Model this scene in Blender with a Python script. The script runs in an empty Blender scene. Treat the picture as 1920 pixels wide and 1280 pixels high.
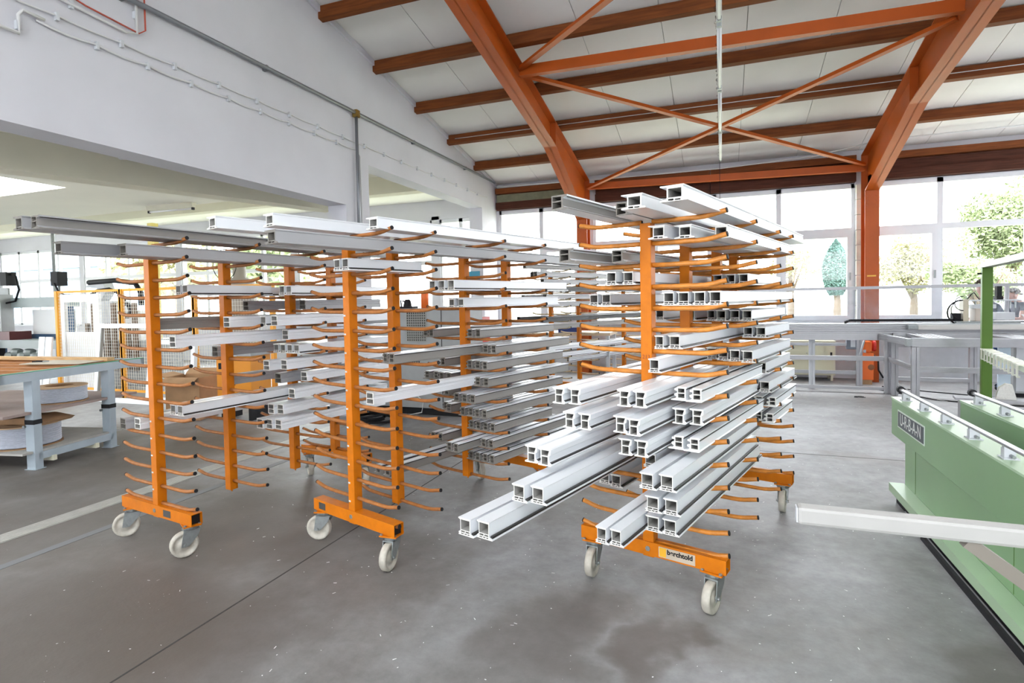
import bpy, math, random
from mathutils import Vector, Matrix
from mathutils.geometry import tessellate_polygon
random.seed(7)
SC = bpy.context.scene
COL = SC.collection
# ------------------------------------------------------------------ camera
cam_d = bpy.data.cameras.new('camera')
cam = bpy.data.objects.new('camera', cam_d); COL.objects.link(cam)
R_ = Vector((0.93662013, 0.34985966, -0.01846471))
U_ = Vector((0.00563913, 0.03764254, 0.99927536))
F_ = Vector((-0.3503012, 0.93604554, -0.03328385))
m = Matrix((R_, U_, -F_)).transposed().to_4x4(); m.translation = (0, 0, 1.55)
cam.matrix_world = m
cam_d.sensor_fit = 'HORIZONTAL'; cam_d.sensor_width = 36.0
cam_d.lens = 36.0 * 1052.3 / 1920.0
cam_d.shift_y = -(640 - 598.9) / 1920.0
cam_d.clip_start = 0.05; cam_d.clip_end = 500
SC.camera = cam
# ------------------------------------------------------------------ world / light
W = bpy.data.worlds.new('world'); SC.world = W; W.use_nodes = True
nt = W.node_tree; nt.nodes.clear()
wo = nt.nodes.new('ShaderNodeOutputWorld'); bg = nt.nodes.new('ShaderNodeBackground')
bg.inputs['Color'].default_value = (0.93, 0.97, 1.0, 1); bg.inputs['Strength'].default_value = 7.0
nt.links.new(bg.outputs[0], wo.inputs[0])
vs = SC.view_settings
vs.view_transform = 'Standard'; vs.look = 'None'; vs.gamma = 1.0; vs.use_curve_mapping = False; vs.exposure = 0.92
# ------------------------------------------------------------------ materials
MATS = {}
def mat(name, col, rough=.5, metal=0., var=.0, scale=8., bump=0., spec=.5, coat=0., stretch=None):
    if name in MATS: return MATS[name]
    mt = bpy.data.materials.new(name); mt.use_nodes = True
    t = mt.node_tree; b = t.nodes['Principled BSDF']
    b.inputs['Base Color'].default_value = (*col, 1); b.inputs['Roughness'].default_value = rough
    b.inputs['Metallic'].default_value = metal; b.inputs['Specular IOR Level'].default_value = spec
    b.inputs['Coat Weight'].default_value = coat
    if var or bump:
        tc = t.nodes.new('ShaderNodeTexCoord'); nz = t.nodes.new('ShaderNodeTexNoise')
        nz.inputs['Scale'].default_value = scale; nz.inputs['Detail'].default_value = 6
        if stretch:
            mp = t.nodes.new('ShaderNodeMapping'); mp.inputs['Scale'].default_value = stretch
            t.links.new(tc.outputs['Object'], mp.inputs[0]); t.links.new(mp.outputs[0], nz.inputs['Vector'])
        else:
            t.links.new(tc.outputs['Object'], nz.inputs['Vector'])
        if var:
            rp = t.nodes.new('ShaderNodeValToRGB')
            rp.color_ramp.elements[0].position = .3; rp.color_ramp.elements[1].position = .72
            rp.color_ramp.elements[0].color = (*[c * (1 - var) for c in col], 1)
            rp.color_ramp.elements[1].color = (*[min(1, c * (1 + var * .6)) for c in col], 1)
            t.links.new(nz.outputs[0], rp.inputs[0]); t.links.new(rp.outputs[0], b.inputs['Base Color'])
        if bump:
            bp = t.nodes.new('ShaderNodeBump'); bp.inputs['Strength'].default_value = bump; bp.inputs['Distance'].default_value = .01
            t.links.new(nz.outputs[0], bp.inputs['Height']); t.links.new(bp.outputs[0], b.inputs['Normal'])
    MATS[name] = mt; return mt
M_WALL = mat('wall_paint', (.60, .60, .64), .9, var=.06, scale=1.2, spec=.2)
M_ROOF = mat('roof_panel_white', (.76, .75, .72), .85, var=.05, scale=1.5, spec=.2)
M_WOOD = mat('stained_wood', (.17, .047, .010), .6, var=.35, scale=5, stretch=(.6, 8, 8), spec=.2)
M_DWOOD = mat('dark_timber', (.07, .022, .012), .7, var=.4, scale=5, stretch=(.6, 8, 8), spec=.2)
M_STEEL = mat('orange_steel_paint', (.40, .075, .006), .42, var=.1, scale=3, spec=.3)
M_RACK = mat('rack_orange_paint', (.56, .155, .001), .45, var=.14, scale=14, spec=.25)
M_HOSE = mat('tan_rubber_hose', (.36, .135, .035), .55, var=.25, scale=25, spec=.3)
M_DARK = mat('dark_rubber', (.016, .016, .018), .65, spec=.2)
M_PVC = mat('white_pvc', (.80, .82, .85), .28, var=.03, scale=3)
M_CUT = mat('pvc_cut_face', (.74, .73, .69), .6, var=.1, scale=60)
M_INS = mat('pvc_inside_unlit', (.36, .35, .33), .7, spec=.2)  # chamber walls darkened in the colour to stand for missing light
M_GREY = mat('grey_foil', (.27, .255, .24), .45, var=.08, scale=5)
M_DGREY = mat('grey_profile', (.38, .38, .39), .4, var=.05, scale=5)
M_BLK = mat('black_profile', (.018, .016, .016), .4)
M_ALU = mat('aluminium', (.40, .40, .42), .4, .55, var=.05, scale=10)
M_GALV = mat('galvanised_steel', (.30, .32, .32), .42, .7, var=.15, scale=40)
M_NYL = mat('nylon_wheel', (.46, .43, .37), .5, var=.2, scale=30)
M_GREEN = mat('machine_green', (.235, .40, .20), .36, var=.05, scale=2)
M_LGREEN = mat('pale_machine_green', (.42, .58, .38), .4, var=.05, scale=2)
M_DGREEN = mat('post_green', (.085, .175, .022), .5, var=.06, scale=4, spec=.3)
M_BGREY = mat('bench_grey_blue', (.36, .42, .47), .5, var=.08, scale=6)
M_WFRAME = mat('window_frame_white', (.68, .69, .72), .5)
M_CREAM = mat('cream_steel', (.62, .60, .47), .5, var=.04)
M_CARD = mat('cardboard', (.42, .25, .13), .85, var=.15, scale=6)
M_PINE = mat('pine_wood', (.62, .38, .17), .6, var=.3, scale=6, stretch=(1, 10, 10))
M_YEL = mat('fence_yellow', (.78, .34, .02), .5)
M_WIRE = mat('fence_wire', (.72, .70, .62), .5)
M_MGREY = mat('machine_grey', (.33, .34, .34), .5, var=.06)
M_LGREY = mat('light_grey_steel', (.55, .57, .60), .5, var=.05)
M_RUB = mat('black_cable', (.010, .010, .012), .6, spec=.2)
M_SPOOL = mat('grey_gasket_coil', (.42, .45, .52), .5, var=.25, scale=30, stretch=(1, 1, 14))
M_WHITE = mat('plain_white', (.86, .86, .86), .5)
M_RED = mat('signal_red', (.60, .03, .02), .4)
M_ORG = mat('bright_orange', (.85, .16, .02), .45)
M_BLUE = mat('work_blue', (.03, .07, .17), .8, var=.2)
M_NAVY = mat('navy_cloth', (.035, .04, .06), .9, var=.2)
M_SKIN = mat('skin', (.52, .27, .20), .5)
M_HAIR = mat('grey_hair', (.28, .26, .25), .8)
M_DHAIR = mat('dark_hair', (.06, .04, .03), .8)
M_LEAF = mat('hazy_leaf_green', (.30, .36, .19), .8, var=.45, scale=2, spec=.1)  # leaf colour paled to imitate haze and glare outdoors
M_LEAF2 = mat('hazy_yellow_leaf', (.40, .39, .22), .8, var=.4, scale=2, spec=.1)  # paled likewise to imitate haze
M_CYP = mat('cypress_green', (.13, .22, .19), .85, var=.5, scale=4, spec=.1)
M_BARK = mat('bark', (.16, .12, .09), .9)
M_GRASS = mat('outside_ground', (.34, .36, .24), .95, var=.2, scale=.6)
M_PLASTER = mat('pale_block', (.66, .66, .58), .85, var=.15, scale=5)
M_PIPE = mat('steel_pipe', (.22, .23, .25), .4, .5)
M_CABLE = mat('white_cable', (.60, .60, .60), .5)
M_BRASS = mat('brass', (.35, .22, .06), .4, .8)
M_BLUEP = mat('blue_paint', (.03, .08, .16), .5)
M_CABGREY = mat('ceil_beam_paint', (.70, .68, .56), .85, var=.04, scale=2, spec=.2)
M_CEIL2 = mat('side_ceiling_paint', (.80, .79, .70), .85, var=.04, scale=1, spec=.2)
def emis(name, col, s):
    mt = bpy.data.materials.new(name); mt.use_nodes = True
    b = mt.node_tree.nodes['Principled BSDF']; b.inputs['Base Color'].default_value = (*col, 1)
    b.inputs['Emission Color'].default_value = (*col, 1); b.inputs['Emission Strength'].default_value = s
    return mt
M_TUBE = mat('fluorescent_tube_off', (.85, .86, .87), .3)
def glass():
    mt = bpy.data.materials.new('window_glass'); mt.use_nodes = True; t = mt.node_tree; t.nodes.clear()
    o = t.nodes.new('ShaderNodeOutputMaterial'); mx = t.nodes.new('ShaderNodeMixShader')
    a = t.nodes.new('ShaderNodeBsdfTransparent'); g = t.nodes.new('ShaderNodeBsdfGlossy'); g.inputs['Roughness'].default_value = .02
    mx.inputs[0].default_value = .015
    t.links.new(a.outputs[0], mx.inputs[1]); t.links.new(g.outputs[0], mx.inputs[2]); t.links.new(mx.outputs[0], o.inputs[0])
    return mt
M_GLASS = glass()
def screen_mat():
    mt = bpy.data.materials.new('scratched_acrylic'); mt.use_nodes = True; t = mt.node_tree; t.nodes.clear()
    o = t.nodes.new('ShaderNodeOutputMaterial'); mx = t.nodes.new('ShaderNodeMixShader')
    a = t.nodes.new('ShaderNodeBsdfTransparent'); a.inputs[0].default_value = (.93, .95, .97, 1)
    g = t.nodes.new('ShaderNodeBsdfDiffuse'); g.inputs[0].default_value = (.8, .82, .85, 1)
    nz = t.nodes.new('ShaderNodeTexNoise'); nz.inputs['Scale'].default_value = 3; nz.inputs['Detail'].default_value = 8
    mr = t.nodes.new('ShaderNodeMapRange'); mr.inputs[1].default_value = .4; mr.inputs[2].default_value = .75; mr.inputs[3].default_value = .04; mr.inputs[4].default_value = .2
    t.links.new(nz.outputs[0], mr.inputs[0]); t.links.new(mr.outputs[0], mx.inputs[0])
    t.links.new(a.outputs[0], mx.inputs[1]); t.links.new(g.outputs[0], mx.inputs[2]); t.links.new(mx.outputs[0], o.inputs[0])
    return mt
M_ACR = screen_mat()
STAINS_SHADOWS = [(-2.9, 1.9, 1.5, 1.2, .92), (-3.1, 3.1, 1.3, 1.1, .9), (-4.6, 2.6, 1.3, 1.4, .8), (-1.9, 2.7, .8, .8, .6), (-5.5, 3.9, 1.0, 2.4, .85), (-.75, 2.55, .35, .6, .6), (-.3, 2.45, .18, .4, .72), (-.75, 2.0, .5, .4, .4), (1.1, 2.75, .25, .5, .6), (-1.7, 4.4, 1.1, .9, .4), (-6.8, 4.0, 1.4, 1.6, .75), (-3.4, 5.0, 1.0, 1.2, .5)]
def floor_mat():
    mt = bpy.data.materials.new('stained_concrete'); mt.use_nodes = True; t = mt.node_tree; N = t.nodes; L = t.links
    b = N['Principled BSDF']; tc = N.new('ShaderNodeTexCoord')
    def noise(s, d=6, r=.6, dist=0):
        n = N.new('ShaderNodeTexNoise'); n.inputs['Scale'].default_value = s; n.inputs['Detail'].default_value = d; n.inputs['Roughness'].default_value = r
        n.inputs['Distortion'].default_value = dist; L.new(tc.outputs['Object'], n.inputs['Vector']); return n.outputs[0]
    def ramp(inp, p0, c0, p1, c1):
        r = N.new('ShaderNodeValToRGB'); e = r.color_ramp.elements
        e[0].position = p0; e[0].color = (*c0, 1); e[1].position = p1; e[1].color = (*c1, 1); L.new(inp, r.inputs[0]); return r.outputs[0]
    def mix(f, a, c, mode='MIX'):
        x = N.new('ShaderNodeMix'); x.data_type = 'RGBA'; x.blend_type = mode
        if isinstance(f, float): x.inputs[0].default_value = f
        else: L.new(f, x.inputs[0])
        L.new(a, x.inputs[6]); L.new(c, x.inputs[7]); return x.outputs[2]
    base = ramp(noise(.8, 5), .35, (.235, .23, .228), .68, (.375, .378, .39))
    fine = ramp(noise(9, 8, .7), .3, (.72, .72, .72), .75, (1.12, 1.12, 1.12))
    c1 = mix(1.0, base, fine, 'MULTIPLY')
    stain = ramp(noise(.45, 6, .65, .6), .52, (0, 0, 0), .66, (1, 1, 1))
    brown = N.new('ShaderNodeRGB'); brown.outputs[0].default_value = (.20, .17, .145, 1)
    f1 = N.new('ShaderNodeMath'); f1.operation = 'MULTIPLY'; f1.inputs[1].default_value = .62; L.new(stain, f1.inputs[0])
    c2 = mix(f1.outputs[0], c1, brown.outputs[0])
    # ragged brown patches: soiled floor, with rack shadows painted into the colour
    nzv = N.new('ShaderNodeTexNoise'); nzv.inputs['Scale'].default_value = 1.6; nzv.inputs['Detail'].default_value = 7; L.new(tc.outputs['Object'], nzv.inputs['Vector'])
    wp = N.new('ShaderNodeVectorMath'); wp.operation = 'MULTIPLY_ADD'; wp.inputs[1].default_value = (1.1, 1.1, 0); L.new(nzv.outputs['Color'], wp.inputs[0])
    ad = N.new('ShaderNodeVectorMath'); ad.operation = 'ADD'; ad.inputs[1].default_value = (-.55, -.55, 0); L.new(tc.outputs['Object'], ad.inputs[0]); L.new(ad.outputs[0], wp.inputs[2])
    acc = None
    for (px_, py_, rx_, ry_, st_) in STAINS_SHADOWS:
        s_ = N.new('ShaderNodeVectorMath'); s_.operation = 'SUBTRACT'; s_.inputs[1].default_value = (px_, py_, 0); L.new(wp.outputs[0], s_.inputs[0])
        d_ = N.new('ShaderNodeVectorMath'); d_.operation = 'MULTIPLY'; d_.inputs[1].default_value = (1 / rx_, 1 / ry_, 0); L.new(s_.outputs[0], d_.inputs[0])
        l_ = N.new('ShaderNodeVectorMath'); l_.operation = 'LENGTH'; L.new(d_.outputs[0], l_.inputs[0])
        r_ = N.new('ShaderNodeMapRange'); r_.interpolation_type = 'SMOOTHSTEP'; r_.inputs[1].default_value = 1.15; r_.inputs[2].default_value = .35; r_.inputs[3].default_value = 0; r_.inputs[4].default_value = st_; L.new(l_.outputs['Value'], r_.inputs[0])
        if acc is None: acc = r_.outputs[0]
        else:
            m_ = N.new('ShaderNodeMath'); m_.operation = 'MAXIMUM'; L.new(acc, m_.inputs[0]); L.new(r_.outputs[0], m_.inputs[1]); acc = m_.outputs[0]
    dirt_shadow = N.new('ShaderNodeRGB'); dirt_shadow.outputs[0].default_value = (.095, .077, .063, 1)
    c3 = mix(acc, c2, dirt_shadow.outputs[0])
    # plastic swarf specks
    v = N.new('ShaderNodeTexVoronoi'); v.inputs['Scale'].default_value = 26; L.new(tc.outputs['Object'], v.inputs['Vector'])
    sp = ramp(v.outputs['Distance'], .035, (1, 1, 1), .06, (0, 0, 0))
    v2 = ramp(noise(3, 3), .56, (0, 0, 0), .6, (1, 1, 1))
    mm = N.new('ShaderNodeMath'); mm.operation = 'MULTIPLY'; L.new(sp, mm.inputs[0]); L.new(v2, mm.inputs[1])
    wh = N.new('ShaderNodeRGB'); wh.outputs[0].default_value = (.72, .72, .72, 1)
    c4 = mix(mm.outputs[0], c3, wh.outputs[0])
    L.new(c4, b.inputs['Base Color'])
    rr = N.new('ShaderNodeMapRange'); rr.inputs[3].default_value = .38; rr.inputs[4].default_value = .68; L.new(noise(2.2, 6), rr.inputs[0]); L.new(rr.outputs[0], b.inputs['Roughness'])
    bp = N.new('ShaderNodeBump'); bp.inputs['Strength'].default_value = .12; bp.inputs['Distance'].default_value = .01
    L.new(noise(40, 6), bp.inputs['Height']); L.new(bp.outputs[0], b.inputs['Normal'])
    return mt
M_FLOOR = floor_mat()
# ------------------------------------------------------------------ mesh helpers
class MB:
    def __init__(s): s.v = []; s.f = []; s.m = []
    def box(s, x0, x1, y0, y1, z0, z1, mi=0):
        n = len(s.v)
        s.v += [(x, y, z) for z in (z0, z1) for y in (y0, y1) for x in (x0, x1)]
        s.f += [tuple(n + i for i in q) for q in ((0, 2, 3, 1), (4, 5, 7, 6), (0, 1, 5, 4), (2, 6, 7, 3), (0, 4, 6, 2), (1, 3, 7, 5))]
        s.m += [mi] * 6; return s
    def tube(s, pts, r, n=8, mi=0, cap=True, capmi=None):
        pts = [Vector(p) for p in pts]; rs = r if isinstance(r, (list, tuple)) else [r] * len(pts)
        base = len(s.v); ref = Vector((0, 0, 1))
        d0 = (pts[1] - pts[0]).normalized()
        if abs(d0.dot(ref)) > .9: ref = Vector((1, 0, 0))
        a = ref - d0 * ref.dot(d0); a.normalize()
        for k, p in enumerate(pts):
            d = (pts[min(k + 1, len(pts) - 1)] - pts[max(k - 1, 0)]).normalized()
            a = (a - d * a.dot(d)).normalized(); b = d.cross(a)
            for j in range(n):
                w = 2 * math.pi * j / n
                s.v.append(tuple(p + (a * math.cos(w) + b * math.sin(w)) * rs[k]))
        for k in range(len(pts) - 1):
            for j in range(n):
                s.f.append((base + k * n + j, base + k * n + (j + 1) % n, base + (k + 1) * n + (j + 1) % n, base + (k + 1) * n + j)); s.m.append(mi)
        if cap:
            cm = mi if capmi is None else capmi
            s.f.append(tuple(base + j for j in range(n))[::-1]); s.m.append(cm)
            s.f.append(tuple(base + (len(pts) - 1) * n + j for j in range(n))); s.m.append(cm)
        return s
    def beam(s, p, q, w, h, mi=0, up=(0, 0, 1)):
        p, q, up = Vector(p), Vector(q), Vector(up); d = (q - p).normalized(); a = d.cross(up).normalized(); b = a.cross(d)
        n = len(s.v)
        for e in (p, q):
            for sa, sb in ((-1, -1), (1, -1), (1, 1), (-1, 1)): s.v.append(tuple(e + a * sa * w / 2 + b * sb * h / 2))
        s.f += [tuple(n + i for i in q_) for q_ in ((0, 3, 2, 1), (4, 5, 6, 7), (0, 1, 5, 4), (1, 2, 6, 5), (2, 3, 7, 6), (3, 0, 4, 7))]; s.m += [mi] * 6; return s
    def prism(s, poly, axis, a0, a1, mi=0):
        # poly: 2D points; axis 'x': (y,z) swept in x; 'y': (x,z); 'z': (x,y)
        n = len(s.v); k = len(poly)
        for a in (a0, a1):
            for u, w in poly: s.v.append({'x': (a, u, w), 'y': (u, a, w), 'z': (u, w, a)}[axis])
        for i in range(k): s.f.append((n + i, n + (i + 1) % k, n + k + (i + 1) % k, n + k + i)); s.m.append(mi)
        s.f.append(tuple(range(n, n + k))[::-1]); s.f.append(tuple(range(n + k, n + 2 * k))); s.m += [mi, mi]; return s
    def lathe(s, prof, c, axis='z', n=16, mi=0):
        base = len(s.v); k = len(prof)
        for j in range(n):
            w = 2 * math.pi * j / n
            for r, h in prof:
                u, v_ = r * math.cos(w), r * math.sin(w)
                p = {'z': (u, v_, h), 'x': (h, u, v_), 'y': (u, h, v_)}[axis]
                s.v.append((c[0] + p[0], c[1] + p[1], c[2] + p[2]))
        for j in range(n):
            for i in range(k - 1):
                a = base + j * k + i; b = base + ((j + 1) % n) * k + i
                s.f.append((a, b, b + 1, a + 1)); s.m.append(mi)
        return s
    def mesh(s, name, mats):
        me = bpy.data.meshes.new(name); me.from_pydata(s.v, [], s.f)
        for q in (mats if isinstance(mats, (list, tuple)) else [mats]): me.materials.append(q)
        me.polygons.foreach_set('material_index', s.m); 
        import bmesh
        bm = bmesh.new(); bm.from_mesh(me); bmesh.ops.recalc_face_normals(bm, faces=bm.faces); bm.to_mesh(me); bm.free()
        me.update(); return me
    def build(s, name, mats, parent=None, smooth=False, bevel=0):
        o = obj(name, s.mesh(name, mats), parent)
        if smooth: o.data.polygons.foreach_set('use_smooth', [True] * len(o.data.polygons))
        if bevel:
            b = o.modifiers.new('bevel', 'BEVEL'); b.width = bevel; b.segments = 2; b.limit_method = 'ANGLE'
        return o
def obj(name, me, parent=None, loc=None, rz=None):
    o = bpy.data.objects.new(name, me); COL.objects.link(o)
    if parent is not None: o.parent = parent
    if loc is not None: o.location = loc
    if rz is not None: o.rotation_euler = (0, 0, rz)
    return o
def tag(o, label, cat, group=None):
    o['label'] = label; o['category'] = cat
    if group: o['group'] = group
    return o
def thing(name, label, cat, loc=(0, 0, 0), rz=0, group=None):
    o = bpy.data.objects.new(name, None); COL.objects.link(o); o.location = loc; o.rotation_euler = (0, 0, rz)
    o.empty_display_size = .1
    return tag(o, label, cat, group)
def struct(o): o['kind'] = 'structure'; return o
def text(name, body, size, material, parent, loc, rot, ext=.0008, bold=False):
    cu = bpy.data.curves.new(name, 'FONT'); cu.body = body; cu.size = size; cu.extrude = ext; cu.align_x = 'CENTER'; cu.align_y = 'CENTER'
    if bold: cu.offset = size * .035
    tmp = bpy.data.objects.new(name, cu); COL.objects.link(tmp)
    dg = bpy.context.evaluated_depsgraph_get(); me = bpy.data.meshes.new_from_object(tmp.evaluated_get(dg)); bpy.data.objects.remove(tmp)
    me.materials.clear(); me.materials.append(material)
    o = obj(name, me, parent, loc); o.rotation_euler = rot; return o
ORD = ['top', 'second', 'third', 'fourth', 'fifth', 'sixth', 'seventh', 'eighth', 'ninth', 'tenth', 'eleventh', 'twelfth', 'thirteenth', 'fourteenth', 'fifteenth', 'bottom']
# ================================================================== structure
def ZC(y): return 4.20 + .193 * (11.9 - y) if y > .5 else 4.20 + .193 * 11.4 - .193 * (.5 - y)
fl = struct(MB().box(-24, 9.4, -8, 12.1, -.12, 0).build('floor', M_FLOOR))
# pale ribbed cover strip and saw-cut joints
t = MB()
for k in range(5): t.box(-4.665 + k * .032, -4.638 + k * .032, -2, 11.9, 0, .006)
t.box(-4.67, -4.5, -2, 11.9, 0, .003)
struct(t.build('trim_1', mat('strip_metal', (.42, .41, .38), .5, .2, var=.15)))
struct(MB().box(-4.12, -4.05, -1, 9, 0, .002).build('trim_2', mat('joint_strip', (.17, .175, .185), .55)))
struct(MB().box(-2.385, -2.376, -1, 9, 0, .0012).build('trim_3', mat('joint_dark', (.05, .048, .045), .9)))
struct(MB().box(-2.0, 9, 6.095, 6.103, 0, .0012).build('trim_4', MATS['joint_dark']))
# roof: slab with panels fixed underneath, seams open
c = MB().prism([(12.1, ZC(12.1) + .03), (.5, ZC(.5) + .03), (.5, ZC(.5) + .15), (12.1, ZC(12.1) + .15)], 'x', -5.1, 9.4)
for xa, xb in ((-5.1, -3.0), (-1.6, .4), (1.8, 3.8), (5.2, 9.4)): c.prism([(.5, ZC(.5)), (-8, ZC(-8)), (-8, ZC(-8) + .15), (.5, ZC(.5) + .15)], 'x', xa, xb)  # gaps in the unseen rear slope are rooflights added for top light
for ya, yb in ((.5, -1.0), (-5.0, -8)): c.prism([(ya, ZC(ya)), (yb, ZC(yb)), (yb, ZC(yb) + .15), (ya, ZC(ya) + .15)], 'x', -3.0, 5.2)
ceil = struct(c.build('ceiling', mat('roof_seam', (.35, .34, .32), .9)))
x = -4.78; k = 0
while x < 9.3:
    w = 1.02
    q = MB().prism([(11.95, ZC(11.95)), (.5, ZC(.5)), (.5, ZC(.5) + .035), (11.95, ZC(11.95) + .035)], 'x', x + .004, min(x + w - .004, 9.38))
    q.build('roof_panel', M_ROOF, ceil)
    x += w
pass
# left wall with two openings
wl = MB().prism([(-4, 2.9), (6.42, 2.9), (6.42, 0), (6.96, 0), (6.96, 3.55), (11.07, 3.55), (11.07, 0), (12.1, 0), (12.1, ZC(12.1) + .03), (.5, ZC(.5) + .03), (-4, ZC(-4) + .03)], 'x', -5.08, -4.78)
wl = struct(wl.build('wall_left', M_WALL))
# cornice filler along the roof line
struct(MB().prism([(11.85, ZC(11.85) - .01), (.5, ZC(.5) - .01), (.5, ZC(.5) - .09), (11.85, ZC(11.85) - .09)], 'x', -4.78, -4.745).build('trim_5', M_WALL))
# side hall behind the left wall
sc = MB()
for (a, b, c_, d) in ((-24, -14, -4, 7.1), (-14, -10.6, 1.2, 7.1), (-8.85, -5.08, 1.2, 7.1), (-9.0, -5.08, -4, 1.2), (-10.6, -8.85, 1.2, 4.25), (-10.6, -8.85, 5.4, 7.1), (-14, -9, -4, -3.4)): sc.box(a, b, c_, d, 3.3, 3.42)  # front gap is an unseen rooflight, added to brighten this hall
sc.box(-24, -5.08, 7.1, 7.2, 3.3, 4.1); sc.box(-24, -5.08, 7.2, 12.1, 3.95, 4.07)
sc = struct(sc.build('ceiling', M_CEIL2))
sb = MB().beam((-8.35, -1.0, 3.12), (-5.5, 7.0, 3.12), .28, .36)
struct(sb.build('trim_6', M_CABGREY))
struct(MB().box(-24, -5.08, 9.2, 9.45, 3.62, 3.95).build('trim_7', M_CABGREY))
struct(MB().box(-24.2, -24, -4, 12.1, 0, 1.0).box(-24.2, -24, -4, 12.1, 3.2, 4.1).box(-24.2, -24, -4, -3, 1, 3.2).box(-24.2, -24, 2, 3, 1, 3.2).box(-24.2, -24, 8, 12.1, 1, 3.2).build('wall_side', M_WALL))  # window gaps out of view, added to bring light into the hall
# back wall: parapet, piers and header
bw = MB()
bw.box(-24, 9.4, 11.9, 12.1, 0, 1.05); bw.box(-24, -4.78, 11.9, 12.1, 3.5, 4.0)
for a, b in ((-24, -23.1), (-19.05, -18.85), (-14.85, -14.65), (-10.65, -10.45), (-6.45, -6.25), (-5.15, -4.72), (-2.87, -2.56), (2.29, 2.42), (9.0, 9.4)): bw.box(a, b, 11.9, 12.1, 1.05, 3.58)
bw.box(-4.78, 9.4, 11.98, 12.1, 3.58, 4.2)
wb = struct(bw.build('wall_back', M_WALL))
for i in range(11):   # panels of the parapet
    xa = -4.7 + i * 1.25
    if xa + 1.2 < 9.3: MB().box(xa, xa + 1.235, 11.885, 11.9, .06, 1.0).build('parapet_panel', M_LGREY, wb)
for i in range(9):    # pale blocks beside the right post
    MB().box(2.30, 2.415, 11.80, 11.9, 1.08 + i * .275, 1.08 + i * .275 + .262).build('block', M_PLASTER, wb)
# timber header boards above the windows
for j, (z0, z1, yy, mm_) in enumerate(((3.60, 3.76, 11.80, M_DWOOD), (3.77, 3.94, 11.86, M_DWOOD), (3.95, 4.07, 11.78, M_WOOD))):
    for xa, xb in ((-4.76, -2.9), (-2.5, -.2), (-.2, 2.3), (2.6, 5.2), (5.2, 9.2)):
        mm2 = mat('greenish_board', (.20, .20, .13), .8, var=.2) if (j == 1 and xa < -4) else mm_
        MB().box(xa + .004, xb - .004, yy, 11.98, z0, z1).build('header_board', mm2, wb)
# unseen walls around the camera and their window bands, added to shape daylight
rw = MB().box(-5.08, 9.4, -8.1, -7.9, 0, 2.3).box(-5.08, 9.4, -8.1, -7.9, 3.7, ZC(-8) + .1)
for a in (-5.08, -1.6, 2.2, 5.9, 9.1): rw.box(a, a + .3, -8.1, -7.9, 2.3, 3.7)
struct(rw.build('wall_rear', M_WALL))
rr_ = MB().box(9.4, 9.6, -8, 12.1, 0, 1.05).box(9.4, 9.6, -8, 8.0, 1.05, 3.7).prism([(-8, 3.7), (12.1, 3.7), (12.1, ZC(12.1) + .1), (.5, ZC(.5) + .1), (-8, ZC(-8) + .1)], 'x', 9.4, 9.6)
for a in (11.7,): rr_.box(9.4, 9.6, a, a + .4, 1.05, 3.7)
struct(rr_.build('wall_right', M_WALL))
struct(MB().box(-24, -5.08, -4.2, -4.0, 0, 3.4).build('wall_side', M_WALL))
NW = [0]
def window(x0, x1, z0, z1, mull, trans, sashes=()):
    NW[0] += 1; f = MB(); y0, y1 = 11.93, 12.02; w = .05
    f.box(x0, x0 + w, y0, y1, z0, z1).box(x1 - w, x1, y0, y1, z0, z1).box(x0, x1, y0, y1, z0, z0 + w).box(x0, x1, y0, y1, z1 - w * 1.6, z1)
    for mx in mull: f.box(mx - .045, mx + .045, y0, y1, z0, z1)
    for tz in trans: f.box(x0, x1, y0 - .005, y1, tz - .05, tz + .05)
    o = struct(f.build(f'window_{NW[0]}', M_WFRAME))
    xs_ = [x0 + .02] + list(mull) + [x1 - .02]; zs = [z0 + .02] + list(trans) + [z1 - .03]
    for a, b in zip(xs_[:-1], xs_[1:]):
        for c_, d in zip(zs[:-1], zs[1:]): MB().box(a, b, 11.972, 11.978, c_, d).build('pane', M_GLASS, o)
    for a, b, c_, d in sashes:
        s_ = MB(); k_ = .085
        s_.box(a, a + k_, 11.905, 11.99, c_, d).box(b - k_, b, 11.905, 11.99, c_, d).box(a + k_, b - k_, 11.905, 11.99, c_, c_ + k_).box(a + k_, b - k_, 11.905, 11.99, d - k_, d)
        so = s_.build('sash', M_WFRAME, o)
        MB().box(b - .06, b - .03, 11.87, 11.905, (c_ + d) / 2 - .07, (c_ + d) / 2 + .07).build('handle', M_GALV, so)
    # sill
    MB().box(x0, x1, 11.84, 11.93, z0 - .04, z0).build('sill', M_WFRAME, o)
    return o
window(-4.72, -2.87, 1.05, 3.58, (-3.73,), (2.73,), ((-3.69, -2.9, 1.08, 2.69),))
window(-2.56, 2.29, 1.05, 3.58, (-1.35, -.14, 1.03), (2.73,), ((1.07, 2.26, 1.08, 2.69), (-1.31, -.18, 1.08, 2.69)))
window(2.42, 9.0, 1.05, 3.58, (3.60, 4.85, 6.1, 7.5), (2.73,), ((2.5, 3.56, 1.08, 2.69),))
for a, b in ((-23.1, -19.05), (-18.85, -14.85), (-14.65, -10.65), (-10.45, -6.45)):
    window(a, b, 1.05, 3.5, (a + 1.0, a + 2.0, a + 3.0), (2.5,))
window(-6.25, -5.15, 1.05, 3.5, (-5.7,), (2.73,))
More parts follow.
